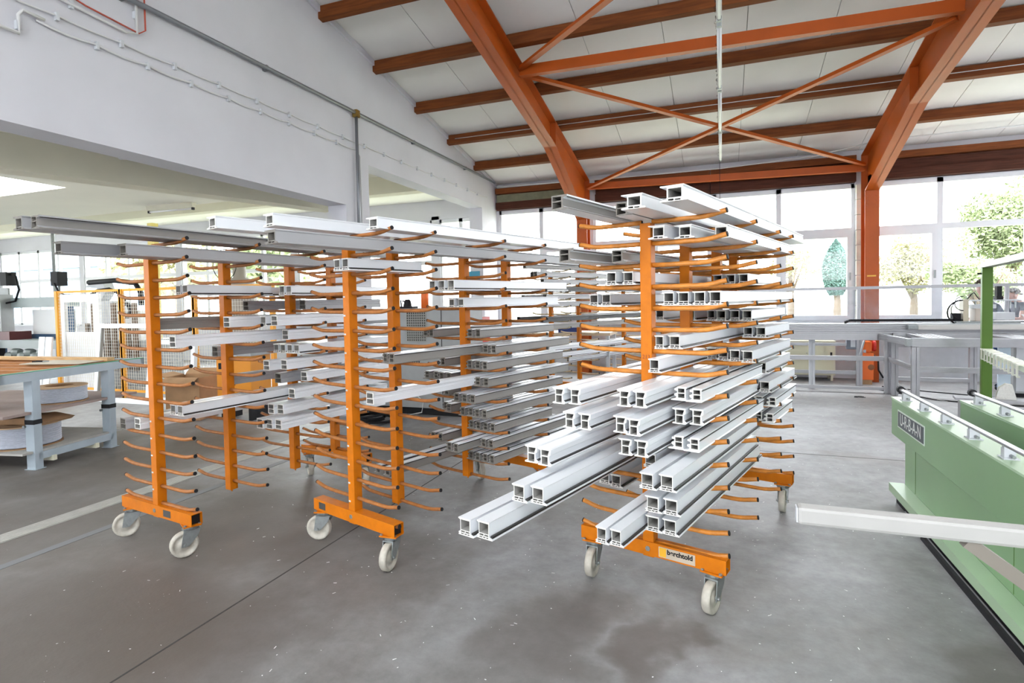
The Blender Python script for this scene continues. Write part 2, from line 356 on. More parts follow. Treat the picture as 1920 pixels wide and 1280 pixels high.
# ------------------------------------------------------------------ purlins
pl = ['nearest the window wall', 'second up from the windows', 'third up from the windows', 'fourth up from the windows', 'fifth up from the windows', 'sixth up from the windows', 'highest in view, at the top edge']
for i in range(7):
    yb = 10.755 - i * 1.178; zb = 4.251 + i * .2275
    o = MB().prism([(yb, zb), (yb - .09, zb + .015), (yb - .09, zb + .17), (yb, zb + .152)], 'x', -4.80, 9.3).build('roof_purlin', M_WOOD, bevel=.004)
    tag(o, f'long stained wooden roof purlin, {pl[i]}', 'beam', 'roof purlins')
# ------------------------------------------------------------------ steel portal frames
def frame(name, xc, pts, yp0, yp1, zknee, label):
    T = thing(name, label, 'steel frame', (xc, yp0, 0), 0, 'portal frames')
    hw = .11; X0 = Vector((xc, yp0, 0))
    def rel(mb):
        mb.v = [(a - xc, b - yp0, c_) for a, b, c_ in mb.v]; return mb
    top = lambda y: 4.02 + .193 * (11.9 - y)
    p = MB(); p.box(xc - hw, xc + hw, yp0, yp0 + .016, 0, zknee).box(xc - hw, xc + hw, yp1 - .016, yp1, 0, top(yp1)).box(xc - .008, xc + .008, yp0 + .016, yp1 - .016, 0, zknee + .3)
    rel(p).build('post', M_STEEL, T)
    w_ = MB(); poly = [(y, z) for y, z in pts]; poly += [(pts[-1][0], top(pts[-1][0])), (yp1 - .016, top(yp1))]
    if True: poly.insert(0, (yp1 - .016, zknee - .02))
    w_.prism(poly, 'x', xc - .008, xc + .008)
    rel(w_).build('rafter_web', M_STEEL, T)
    b = MB()
    for (ya, za), (yb, zb) in zip(pts[:-1], pts[1:]): b.prism([(ya, za), (yb, zb), (yb, zb + .018), (ya, za + .018)], 'x', xc - hw, xc + hw)
    rel(b).build('lower_flange', M_STEEL, T)
    u = MB().prism([(yp1, top(yp1)), (pts[-1][0], top(pts[-1][0])), (pts[-1][0], top(pts[-1][0]) - .018), (yp1, top(yp1) - .018)], 'x', xc - hw, xc + hw)
    rel(u).build('upper_flange', M_STEEL, T)
    st = MB(); yk, zk = pts[1]
    st.box(xc - hw + .004, xc + hw - .004, yk - .012, yk + .006, zk, top(yk) - .018)
    rel(st).build('stiffener_plate', M_STEEL, T)
    # haunch end cleat with bolts
    bo = MB()
    for q in range(4):
        for sx in (-.07, .07): bo.lathe([(0, 0), (.014, 0), (.014, .012), (0, .012)], (xc + sx, yp0 - .012, zknee - .25 + q * .08), 'y', 6)
    rel(bo).build('bolt_row', M_STEEL, T)
    return T
frame('steel_frame', -2.70, [(11.42, 3.2), (9.2, 4.13), (1.0, 5.72)], 11.42, 11.72, 3.2, 'orange steel portal frame left of centre, its rafter rising over the racks')
frame('steel_frame', 2.47, [(11.45, 3.36), (9.0, 4.08), (6.8, 4.36), (1.0, 5.45)], 11.45, 11.75, 3.36, 'orange steel portal frame at right with post between the big windows')
MB().box(2.395, 2.53, 11.444, 11.4495, 1.86, 1.885).build('tape_strip', mat('yellow_tape', (.75, .42, .05), .5), bpy.data.objects['steel_frame.001']).location = (-2.47, -11.45, 0)
def bar(name, p, q, w, h, label, m_=M_STEEL, cat='steel bar'):
    d = Vector(q) - Vector(p)
    mb = MB().beam((0, 0, 0), d, w, h); mb.beam(Vector((0, 0, -h / 2)), d + Vector((0, 0, -h / 2)), w * 1.9, .012)
    o = mb.build(name, m_); o.location = p; return tag(o, label, cat)
bar('tie_beam', (-2.62, 7.52, 4.755), (2.40, 7.29, 4.56), .05, .14, 'upper orange tie beam spanning between the two portal rafters')
bar('tie_beam', (-2.6, 11.6, 3.90), (2.38, 11.6, 3.80), .06, .12, 'lower orange tie beam just above the middle window')
bar('brace_bar', (-2.60, 7.6, 4.74), (2.36, 11.5, 3.84), .045, .05, 'orange diagonal roof brace descending from left rafter to right post')
bar('brace_bar', (2.38, 7.42, 4.50), (-2.58, 11.5, 3.86), .045, .05, 'orange diagonal roof brace rising from left post to right rafter')
bar('brace_bar', (-2.60, 7.47, 4.785), (2.38, 3.3, 4.98), .045, .05, 'orange diagonal brace leaving the top of the picture beside left rafter')
# hanging run of fluorescent tubes on chains
for i, (ya, yb, lb) in enumerate(((8.56, 10.3, 'fluorescent tube light farthest from camera, lowest of the hanging row'), (6.84, 8.5, 'fluorescent tube light second lowest in the hanging row'), (5.2, 6.78, 'fluorescent tube light third in the hanging row'), (3.5, 5.13, 'fluorescent tube light at the top edge of the picture'))):
    T = thing('tube_light', lb, 'light', (-.008, (ya + yb) / 2, 3.88), 0, 'hanging tube lights')
    L2 = (yb - ya) / 2
    MB().box(-.022, .022, -L2, L2, .02, .06).build('housing', M_WHITE, T)
    MB().tube([(0, -L2 + .03, 0), (0, L2 - .03, 0)], .017, 10).build('tube', M_TUBE, T, True)
    for e in (-1, 1):
        MB().box(-.02, .02, e * (L2 - .015) - .015, e * (L2 - .015) + .015, -.02, .02).build('lamp_holder', M_GALV, T)
        ch = MB(); zt = ZC((ya + yb) / 2 + e * (L2 - .1)) - 3.88; n = int(zt / .05)
        for q in range(n): ch.lathe([(.009, -.002), (.012, 0), (.009, .002)], (-.03, e * (L2 - .1), .06 + q * (zt - .06) / n), 'x' if q % 2 else 'y', 6)
        ch.build('chain', M_DARK, T)
tag(MB().tube([(-.02, 10.25, 3.88), (-.02, 10.3, 3.0), (-.02, 10.3, 2.4)], .004, 5).build('hanging_cable', M_RUB), 'thin dark cable hanging straight down from the tube light row', 'cable')
# ------------------------------------------------------------------ pipes and cables on the left wall
XW = -4.78
T = thing('compressed_air_pipe', 'long grey steel pipe run high along the white left wall', 'pipe', (XW + .05, 3, 4.19))
MB().tube([(0, -4, 0), (0, 8.7, 0)], .024, 8).build('pipe_run', M_PIPE, T, True)
MB().tube([(0, 3.63, 0), (0, 3.63, -2.2)], .022, 8).build('drop_pipe', M_PIPE, T, True)
MB().box(-.035, .035, 3.59, 3.67, -.06, .035).build('tee_fitting', M_BRASS, T)
for yy in (-2, 0.4, 2.0, 5.2, 7.2): MB().box(-.05, .01, yy - .015, yy + .015, -.03, .03).build('pipe_clip', M_PIPE, T)
def cable(name, pts, r, m_, label, clips=(), vary=0):
    T = thing(name, label, 'cable', pts[0])
    P0 = Vector(pts[0])
    MB().tube([Vector(p) - P0 for p in pts], r, 6).build('cable_run', m_, T, True)
    for p in clips: MB().box(-.02, .012, -.012, .012, -.04, .022).build('clip', M_LGREY, T).location = Vector(p) - P0
def sag(y0, y1, z, n, s=.012): 
    out = []
    for i in range(n):
        for j in range(4):
            u = j / 4; out.append((XW + .018, y0 + (y1 - y0) * (i + u) / n, z - s * math.sin(math.pi * u)))
    out.append((XW + .018, y1, z)); return out
cable('wall_cable', sag(2.4, 11.3, 3.80, 18), .008, M_CABLE, 'upper thin white cable clipped along the left wall', [(XW + .02, 2.4 + i * .495, 3.80) for i in range(1, 18)])
cable('wall_cable', sag(2.75, 6.66, 3.70, 9, .02) + [(XW + .018, 6.74, 3.62), (XW + .018, 6.75, 2.4)], .010, M_CABLE, 'lower white cable on left wall that turns down the pillar', [(XW + .02, 2.75 + i * .435, 3.70) for i in range(1, 9)])
cable('wall_conduit', [(XW + .03, 3.52, 4.9), (XW + .03, 3.52, 3.93), (XW + .03, 3.42, 3.90), (XW + .03, 2.2, 3.98)], .012, M_CABLE, 'pale conduit coming down the wall and bending left near top corner', [(XW + .02, 3.52, 4.1), (XW + .02, 3.0, 3.94)])
cable('wall_conduit', [(XW + .03, 3.60, 4.9), (XW + .03, 3.60, 3.99), (XW + .03, 3.54, 3.94), (XW + .03, 3.1, 3.97), (XW + .03, 2.3, 4.12)], .007, mat('red_cable', (.45, .08, .05), .5), 'thin red cable looping beside the pale wall conduit')
cable('wall_conduit', [(XW + .03, 2.80, 3.72), (XW + .03, 2.66, 3.73), (XW + .03, 2.63, 3.68), (XW + .03, 2.63, 3.55), (XW + .03, 2.2, 3.56)], .013, M_CABLE, 'short pale conduit stepping down at the far left of the wall', [(XW + .02, 2.63, 3.62)])
cable('header_cable', [(-4.7, 11.74, 4.10), (-2.2, 11.72, 4.05), (0, 11.7, 4.04), (1.6, 11.7, 4.10), (2.6, 11.4, 4.20), (9, 11.4, 4.24)], .013, M_CABLE, 'white cable strung along the timber header above the windows')
cable('purlin_cable', [(-4.6, 9.46, 4.56), (2, 9.46, 4.56), (9, 9.46, 4.56)], .006, M_CABLE, 'fine pale cable pinned along the side of a roof purlin')
# side hall lights
for lc, rz, lb in (((-6.5, 4.28, 3.22), .5, 'short batten light on side hall ceiling near the beam edge'), ((-8.8, 7.0, 3.2), 0.06, 'batten light on side hall ceiling above the left rack')):
    T = thing('batten_light', lb, 'light', lc, rz, 'side hall lights')
    MB().prism([(-.05, .1), (.05, .1), (.03, .02), (-.03, .02)], 'y', -.5, .5).build('housing', M_CREAM, T).rotation_euler = (0, 0, math.pi / 2)
    MB().tube([(-.48, 0, 0), (.48, 0, 0)], .016, 8).build('tube', M_TUBE, T, True)
    for e in (-1, 1): MB().box(e * .48 - .015, e * .48 + .015, -.02, .02, -.022, .04).build('lamp_holder', M_DARK, T)
# ================================================================== racks
def wheel_mesh():
    return MB().lathe([(0, -.02), (.03, -.02), (.034, -.014), (.058, -.014), (.064, -.021), (.075, -.021), (.08, -.014), (.08, .014), (.075, .021), (.064, .021), (.058, .014), (.034, .014), (.03, .02), (0, .02)], (0, 0, 0), 'x', 24).mesh('wheel', M_NYL)
ME_WHEEL = wheel_mesh(); ME_WHEEL.polygons.foreach_set('use_smooth', [True] * len(ME_WHEEL.polygons))
def caster_mesh():
    c_ = MB(); c_.box(-.055, .055, -.05, .05, .192, .2, 1)
    c_.lathe([(0, .168), (.042, .168), (.046, .180), (.046, .192), (0, .192)], (0, 0, 0), 'z', 16)
    for s in (-1, 1): c_.prism([(.05, .172), (-.045, .172), (-.055, .115), (-.062, .07), (-.02, .07), (.035, .13)], 'x', s * .031 - .002, s * .031 + .002)
    c_.box(-.033, .033, -.045, .05, .164, .172)
    c_.tube([(-.042, -.04, .08), (.042, -.04, .08)], .009, 8)
    for sx in (-1, 1):
        for sy in (-1, 1): c_.lathe([(0, .2), (.009, .2), (.009, .208), (0, .208)], (sx * .045, sy * .04, 0), 'z', 6)
    return c_.mesh('caster', [M_GALV, M_RACK])
ME_CASTER = caster_mesh()
def arm_mesh(sgn, hose, r):
    pts = [(sgn * x_, 0, z_) for x_, z_ in ((.028, -.013), (.12, -.014), (.26, -.0135), (.30, -.012), (.335, -.007), (.37, .001), (.405, .008))]
    a = MB().tube(pts, r, 8, 0, True, 1)  # dark end caps stand in for the shadowed hollow of the tube
    e = len(a.v); tip = Vector(pts[-1]); d = (Vector(pts[-1]) - Vector(pts[-2])).normalized()
    a.tube([tip - d * .003, tip + d * .002], r * 1.04, 8, 1)
    me = a.mesh('arm', [hose, M_DARK]); me.polygons.foreach_set('use_smooth', [len(p.vertices) == 4 for p in me.polygons]); return me
M_HOSE3 = mat('orange_worn_tube', (.60, .22, .032), .4, var=.3, scale=18)
M_HOSE4 = mat('pale_hose', (.62, .50, .33), .5, var=.2, scale=18)
RK = {1: (-3.446, 2.584, .155, .111, 1.966, (0, .505, 1.068, 1.5)), 2: (-2.143, 2.888, .300, .115, 1.980, (0, .343, 1.038, 1.554)),
      3: (-.362, 3.004, .284, .112, 1.967, (0, .573, 1.185, 1.601)), 4: (-2.55, 8.6, .44, .112, 2.02, (0, .7, 2.0))}
RLAB = {1: 'orange wheeled profile rack at left, its front mostly empty arms', 2: 'orange wheeled profile rack in the middle, loaded with grey-sided profiles',
        3: 'orange wheeled profile rack nearest the camera at right, heavily loaded', 4: 'orange profile rack far back between the middle and right racks'}
RNAME = {1: 'left rack', 2: 'middle rack', 3: 'right front rack', 4: 'far back rack'}
RACKS = {}
for r, (x0, y0, th, dz, zt, cols) in RK.items():
    T = thing('profile_rack', RLAB[r], 'rack', (x0, y0, 0), -th, 'profile racks'); RACKS[r] = T
    ha = {1: M_HOSE, 2: M_HOSE, 3: M_HOSE3, 4: M_HOSE4}[r]; ra = .0125 if r == 3 else .0115
    amr, aml = arm_mesh(1, ha, ra), arm_mesh(-1, ha, ra)
    MB().box(-.0125, .0125, .03, cols[-1] - .03, zt - .075, zt - .045).build('top_rail', M_RACK, T)
    for k, s in enumerate(cols):
        end = k in (0, len(cols) - 1)
        c_ = MB().box(-.03, .03, -.03, .03, .19 if end else .215, zt - .028)
        if not end: c_.lathe([(0, .195), (.006, .195), (.006, .215), (0, .215)], (0, 0, 0), 'z', 6)
        col = c_.build('column', M_RACK, T, bevel=.003); col.location = (0, s, 0)
        for i in range(16):
            for me in (amr, aml):
                a = obj('arm', me, T, (0, s, zt - i * dz - .008)); a.rotation_euler = (random.uniform(-.0, .0), random.uniform(-.012, .012), random.uniform(-.012, .012))
        if k == 0 and r in (1, 2):
            for i in range(3 if r == 2 else 10, 15):
                MB().box(-.026, -.008, -.0312, -.030, zt - i * dz - .047, zt - i * dz - .037).build('sticker', M_LGREY, col)
        if end:
            b = MB()
            for za, zb, ya, yb in ((.2, .204, -.036, .036), (.268, .272, -.036, .036), (.204, .268, -.036, -.032), (.204, .268, .032, .036)): b.box(-.40, .40, ya, yb, za, zb)
            b.box(-.38, .38, -.032, .032, .204, .268, 1)  # dark plug stands in for the shadowed inside of the beam
            bb = b.build('base_beam', [M_RACK, M_DARK], T); bb.location = (0, s, 0)
            MB().lathe([(0, -.004), (.014, -.004), (.014, .0), (0, .0)], (0, -.036, .236), 'y', 6).build('bolt', M_GALV, bb)
            for e in (-1, 1):
                cs = obj('caster', ME_CASTER, T, (e * .335, s, 0), random.uniform(-.5, .5) if e < 0 else random.uniform(.3, 1.2))
                if r in (1, 2): cs.rotation_euler.z = {(1, -1): -.55, (1, 1): -.35, (2, -1): -1.0, (2, 1): .35}[(r, e)] if k == 0 else 1.0
                if r == 3: cs.rotation_euler.z = {(0, -1): .15, (0, 1): -.1}.get((k, e), .1)
                obj('wheel', ME_WHEEL, cs, (0, -.04, .08))
            if k == 0 and r in (1, 2):
                MB().box(-.34 if r == 2 else .10, -.27 if r == 2 else .18, -.0375, -.036, .215, .258).build('name_plate', mat('plate_dark', (.05, .05, .05), .5), bb)
            if k == 0 and r == 3:
                p_ = MB().box(.06, .25, -.0375, -.036, .208, .262).build('sticker', mat('sticker_grey', (.50, .42, .33), .5), bb)
                MB().box(.064, .10, -.0385, -.0375, .212, .258).build('sticker_logo', mat('sticker_yellow', (.80, .42, .02), .5), p_)
                text('lettering', 'berchtold', .034, M_DARK, p_, (.172, -.0380, .242), (math.pi / 2, 0, 0), bold=True)
        if k == 0 and r == 3: text('lettering', '213', .03, mat('marker_brown', (.22, .04, .01), .6), col, (.0, -.0306, 1.245), (math.pi / 2, 0, 0), .0004)
# ------------------------------------------------------------------ profiles
SEC = {
 'F': ([(-.078, 0), (0, 0), (0, .006), (-.016, .011), (-.016, .066), (-.014, .070), (-.078, .070), (-.078, .066), (-.068, .062), (-.068, .016), (-.078, .012), (-.078, .008), (-.070, .006), (-.078, .004)],
       [[(-.065, .022), (-.019, .022), (-.019, .063), (-.065, .063)], [(-.065, .004), (-.050, .004), (-.050, .009), (-.065, .009)], [(-.047, .004), (-.034, .004), (-.034, .009), (-.047, .009)], [(-.031, .004), (-.020, .004), (-.020, .009), (-.031, .009)], [(-.065, .012), (-.044, .012), (-.044, .019), (-.065, .019)], [(-.041, .012), (-.020, .012), (-.020, .019), (-.041, .019)]], (-.013, -.002, .0075, .016)),
 'Z': ([(-.076, 0), (-.004, 0), (0, .005), (-.004, .010), (-.004, .056), (0, .060), (0, .066), (-.046, .066), (-.046, .058), (-.058, .057), (-.058, .049), (-.046, .046), (-.046, .036), (-.060, .032), (-.060, .024), (-.048, .018), (-.054, .010), (-.076, .006)],
       [[(-.041, .014), (-.010, .014), (-.010, .034), (-.041, .034)], [(-.041, .038), (-.010, .038), (-.010, .058), (-.041, .058)]], (-.005, .001, .0535, .0585)),
 'B': ([(-.12, 0), (0, 0), (0, .007), (-.02, .010), (-.02, .058), (-.016, .064), (-.016, .068), (-.12, .068), (-.12, .063), (-.09, .059), (-.09, .011), (-.12, .007)],
       [[(-.084, .016), (-.026, .016), (-.026, .054), (-.084, .054)], [(-.084, .003), (-.060, .003), (-.060, .011), (-.084, .011)], [(-.055, .003), (-.030, .003), (-.030, .009), (-.055, .009)]], None),
 'U': ([(-.09, 0), (0, 0), (0, .005), (-.022, .010), (-.030, .016), (-.030, .050), (-.022, .056), (-.008, .058), (-.008, .066), (-.09, .066)],
       [[(-.084, .006), (-.038, .010), (-.038, .036), (-.084, .034)], [(-.084, .040), (-.038, .041), (-.038, .058), (-.084, .060)]], (-.012, -.006, .0535, .058)),
 'W': ([(-.07, 0), (0, 0), (0, .034), (-.005, .038), (-.005, .050), (0, .054), (0, .070), (-.012, .075), (-.07, .075)],
       [[(-.064, .005), (-.006, .005), (-.008, .032), (-.064, .032)], [(-.064, .037), (-.010, .037), (-.010, .066), (-.064, .068)]], None),
 'L': ([(-.07, 0), (-.006, 0), (0, .006), (-.004, .012), (-.014, .020), (-.014, .044), (-.006, .050), (-.004, .072), (-.012, .076), (-.07, .076), (-.07, .070), (-.056, .066), (-.056, .010), (-.07, .006)],
       [[(-.051, .006), (-.020, .006), (-.020, .040), (-.051, .040)], [(-.051, .045), (-.020, .045), (-.012, .068), (-.051, .068)]], (-.012, -.002, .011, .018)),
}
PM = {}
M_GCUT = mat('grey_cut_face', (.20, .185, .165), .7, var=.2, scale=60, spec=.2)
def prof_mesh(kind, colr):
    if (kind, colr) in PM: return PM[kind, colr]
    outer, holes, g = SEC[kind]
    v, f, mi = [], [], []
    mats = {'white': [M_PVC, M_CUT, M_INS, M_PVC], 'grey_sided': [M_PVC, M_GCUT, M_GCUT, M_GREY], 'grey': [M_DGREY, M_GCUT, M_GCUT, M_DGREY], 'black': [M_BLK, M_BLK, M_BLK, M_BLK], 'dark': [M_GREY, M_GCUT, M_GCUT, M_GREY]}[colr]  # two-tone variant: white body, sides in grey foil of their own colour
    if kind == 'U' and colr == 'grey': mats[3] = M_GREY
    loops = [outer] + holes; starts = []
    for lp in loops:
        starts.append(len(v))
        for y in (0., 1.):
            for a, b in lp: v.append((a, y, b))
    for li, lp in enumerate(loops):
        n = len(lp); s0 = starts[li]
        for i in range(n):
            j = (i + 1) % n
            q = (s0 + i, s0 + j, s0 + n + j, s0 + n + i)
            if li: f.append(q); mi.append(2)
            else:
                dxx, dzz = lp[j][0] - lp[i][0], lp[j][1] - lp[i][1]
                side = dzz > 0 and abs(dzz) > abs(dxx) and lp[i][0] > -.035 and lp[i][1] < .056
                f.append(q[::-1]); mi.append(3 if side else 0)
    idx = []
    for li, lp in enumerate(loops): idx += [starts[li] + i for i in range(len(lp))]
    tri = tessellate_polygon([[Vector((a, b, 0)) for a, b in lp] for lp in loops])
    for t_ in tri: f.append(tuple(idx[k] for k in t_)); mi.append(1)
    idb = []
    for li, lp in enumerate(loops): idb += [starts[li] + len(lp) + i for i in range(len(lp))]
    for t_ in tri: f.append(tuple(idb[k] for k in t_)); mi.append(1)
    me = bpy.data.meshes.new('profile'); me.from_pydata(v, [], f)
    for q in mats: me.materials.append(q)
    me.polygons.foreach_set('material_index', mi); me.update()
    gm = MB().box(g[0], g[1], 0.002, 1, g[2], g[3]).mesh('gasket', M_BLK) if g else None
    PM[kind, colr] = (me, gm); return PM[kind, colr]
PROFILES = {
 3: [(0, 'B', .375, -.46, 2.2), (0, 'B', .16, -.39, 2.05), (0, 'U', -.115, -.60, 1.9, 1, 'grey_sided'), (0, 'U', .025, -.23, 1.9, 1, 'grey_sided'),
     (1, 'B', .385, .13, 1.8, .85), (1, 'B', .25, -.01, 1.75, .85), (1, 'B', .142, -.085, 1.75, .85),
     (2, 'U', -.19, -.42, 1.6, 1, 'grey_sided'), (2, 'U', -.04, -.15, 1.6, 1, 'grey_sided'),
     (3, 'F', -.04, -.06, 1.3), (3, 'F', -.118, -.10, 1.3), (3, 'F', .30, .86, 1.8), (3, 'F', .222, .86, 1.8), (3, 'F', .144, .86, 1.8),
     (4, 'F', -.303, .2, 1.6), (4, 'F', -.385, .2, 1.6), (4, 'F', .154, .0, 1.7), (4, 'F', .231, .0, 1.7), (4, 'F', .312, .0, 1.7), (4, 'F', .391, -.01, 1.75),
     (5, 'F', .335, .80, 1.75), (5, 'F', .258, .82, 1.75), (5, 'F', .181, .8, 1.75), (5, 'F', .10, .84, 1.75, .85), (5, 'F', -.04, .88, 1.7), (5, 'F', -.275, .94, 1.7),
     (6, 'F', .172, .03, 1.5), (6, 'F', .093, .0, 1.5, .78), (6, 'F', .29, 1.0, 1.7), (6, 'F', .368, 1.0, 1.72),
     (7, 'F', .40, .55, 1.6), (7, 'F', .322, .58, 1.6), (7, 'F', .244, .62, 1.6), (7, 'F', .166, .66, 1.6), (7, 'F', .11, -.1, .62, .9),
     (8, 'L', -.103, -.53, 1.2), (8, 'L', -.178, -.55, 1.2), (8, 'L', .185, -.45, .8), (8, 'L', .112, -.46, .8), (8, 'Z', .345, -.2, .95), (8, 'Z', .268, -.19, .95), (8, 'L', -.26, .3, 1.4), (8, 'F', .37, 1.0, 1.75), (8, 'F', .29, 1.0, 1.75),
     (9, 'L', -.052, -.53, 1.1), (9, 'L', -.128, -.54, 1.1), (9, 'L', .185, -.52, .85), (9, 'L', .112, -.5, .85), (9, 'L', .345, -.17, .9), (9, 'L', .268, -.19, .9), (9, 'F', .40, .95, 1.75), (9, 'F', .32, .95, 1.75), (9, 'F', .24, .98, 1.75),
     (10, 'L', .185, -.44, .95), (10, 'L', .112, -.45, .95), (10, 'Z', .345, -.236, .98), (10, 'Z', .268, -.23, .98), (10, 'L', -.104, -.79, 1.0), (10, 'L', -.18, -.78, 1.0), (10, 'Z', .40, 1.08, 1.75), (10, 'Z', .32, 1.08, 1.75), (10, 'Z', .24, 1.1, 1.75),
     (11, 'F', -.04, -.93, 1.3), (11, 'F', -.12, -.95, 1.3), (11, 'F', .332, -.5, .93), (11, 'F', .252, -.52, .93), (11, 'F', .14, -.22, 1.0), (11, 'Z', .38, 1.1, 1.7), (11, 'Z', .30, 1.15, 1.7),
     (12, 'F', -.177, -1.11, 1.2), (12, 'F', -.257, -1.13, 1.2), (12, 'F', .339, -.47, .9), (12, 'F', .259, -.48, .9),
     (13, 'F', .312, -.417, 1.1), (13, 'F', .235, -.42, 1.1), (13, 'F', .158, -.649, 1.0, .82), (13, 'F', .094, -.66, 1.0, .8), (13, 'F', -.17, .03, 1.2), (13, 'F', -.25, .05, 1.2)],
 2: [(0, 'B', -.20, -.69, 1.4), (0, 'B', .10, -.53, 1.8), (0, 'B', .385, -.07, 2.2), (1, 'B', .31, -.64, 2.3, 1, 'grey'),
     (2, 'F', .225, -.16, .41), (2, 'F', .147, -.16, .41), (3, 'F', .364, .56, 1.95), (3, 'F', .286, .55, 1.95), (3, 'F', .208, .54, 1.95),
     (4, 'B', .27, .75, 1.95, .7), (4, 'B', .18, .75, 1.95, .7),
     (6, 'Z', .205, .98, 1.95), (6, 'Z', .127, .98, 1.95), (6, 'Z', -.2, .9, 1.8), (6, 'Z', -.284, .92, 1.8),
     (7, 'Z', .335, 1.0, 2.0), (7, 'Z', .257, 1.0, 2.0), (7, 'Z', .175, .19, 1.9), (7, 'Z', .098, .2, 1.9, .85),
     (8, 'Z', .30, .94, 1.95), (8, 'Z', .222, .95, 1.95), (8, 'Z', .144, .95, 1.95), (8, 'Z', -.172, .99, 1.9),
     (9, 'Z', .325, .92, 2.0), (9, 'Z', .247, .92, 2.0), (9, 'W', .165, .03, 1.9, 1, 'white'), (9, 'Z', -.12, 1.0, 1.9), (9, 'Z', -.2, 1.0, 1.9), (9, 'Z', -.28, 1.02, 1.9), (9, 'Z', -.36, 1.0, 1.9),
     (10, 'Z', .265, .84, 2.0), (10, 'Z', .187, .84, 2.0), (10, 'Z', .109, .84, 2.0), (10, 'Z', -.15, 1.0, 1.8),
     (11, 'Z', .31, .91, 1.95, .9), (11, 'Z', .24, .91, 1.95, .9), (11, 'Z', .17, .92, 1.95, .9), (11, 'Z', .10, .91, 1.95, .9), (11, 'Z', -.08, .95, 1.9), (11, 'Z', -.16, 1.0, 1.9),
     (12, 'Z', .31, 1.0, 1.75, .9), (12, 'Z', .24, 1.0, 1.75, .9), (12, 'Z', .17, 1.0, 1.75, .9), (12, 'Z', .10, 1.0, 1.75, .9),
     (13, 'Z', .31, .975, 2.1, .9), (13, 'Z', .24, .975, 2.1, .9), (13, 'Z', .17, .755, 2.0, .9), (13, 'Z', .10, .76, 2.0, .9), (13, 'Z', -.149, .92, 1.9), (13, 'Z', -.226, .92, 1.9),
     (14, 'Z', .31, .985, 2.25, .9), (14, 'Z', .24, .99, 2.2, .9), (14, 'Z', .17, .985, 2.2, .9), (14, 'Z', .10, .99, 2.2, .9), (14, 'Z', -.1, .36, 1.9), (14, 'Z', -.2, .36, 1.9)],
 1: [(0, 'B', .28, -.75, 1.7, 1, 'grey'), (0, 'U', .375, -.72, 1.9, 1, 'grey'), (1, 'B', .25, -.576, 1.2, .9, 'grey'), (1, 'B', .376, -.32, 1.25, .9, 'grey'),  # top two tiers coloured grey to stand in for shadowed undersides
     (3, 'F', .205, .12, .75), (3, 'F', .128, .12, .75), (3, 'F', -.06, .75, 1.8), (3, 'F', -.138, .75, 1.8), (3, 'F', .36, .8, 1.9), (3, 'F', .283, .8, 1.9),
     (4, 'W', -.15, .8, 1.9, 1, 'grey'), (4, 'W', .2, 1.05, 1.9, 1, 'grey'), (5, 'W', -.04, .05, 1.5, 1, 'dark'), (5, 'W', .375, .65, 1.95), (5, 'F', .30, .62, 1.95), (5, 'W', .2, .4, 1.9),
     (6, 'W', .194, .03, 1.2), (6, 'W', .30, .8, 1.95), (7, 'F', .34, .87, 1.9), (7, 'F', .263, .87, 1.9), (7, 'F', .186, .87, 1.9), (7, 'F', .11, .87, 1.9), (7, 'W', -.1, .5, 1.7, 1, 'grey'),
     (8, 'W', .30, .78, 1.95), (8, 'W', .22, .69, 1.95), (9, 'W', .30, .96, 1.95), (9, 'W', .19, .81, 1.9, 1, 'grey'), (9, 'W', -.1, .6, 1.7, 1, 'grey'),
     (10, 'F', .208, .057, 1.9), (10, 'F', .128, .057, 1.9), (10, 'W', .32, .825, 1.9), (11, 'W', .27, .76, 1.9), (11, 'W', .19, .74, 1.9), (11, 'W', -.2, .0, 1.6), (11, 'W', -.30, -.04, 1.6, 1, 'grey'),
     (12, 'W', .272, .736, 1.85), (12, 'W', .19, .72, 1.85), (12, 'W', .11, .70, 1.85)],
 4: [(0, 'U', .36, -.9, 2.6, 1, 'grey'), (1, 'W', .36, -.7, 2.6, 1, 'grey'), (1, 'W', .2, -.6, 2.6, 1, 'grey'), (2, 'W', .36, -.55, 2.6, 1, 'grey'), (3, 'W', .38, -.5, 2.7, 1, 'black'), (3, 'W', .25, -.5, 2.7, 1, 'black'),
     (4, 'W', .36, -.5, 2.5, 1, 'grey'), (4, 'W', -.1, -.5, 2.5, 1, 'grey'), (5, 'W', .36, -.5, 2.5, 1, 'grey'), (7, 'W', .38, -.6, 2.7, 1, 'black'), (7, 'W', -.1, -.6, 2.7, 1, 'black'), (8, 'W', .36, -.5, 2.5, 1, 'dark'),
     (11, 'L', .36, -.45, 2.5), (11, 'L', .2, -.4, 2.5), (12, 'L', .36, -.3, 2.5), (12, 'L', -.1, -.3, 2.4, 1, 'grey'), (13, 'L', .2, .2, 2.4)],
}
CNT = ['first', 'second', 'third', 'fourth', 'fifth', 'sixth', 'seventh', 'eighth', 'ninth', 'tenth']
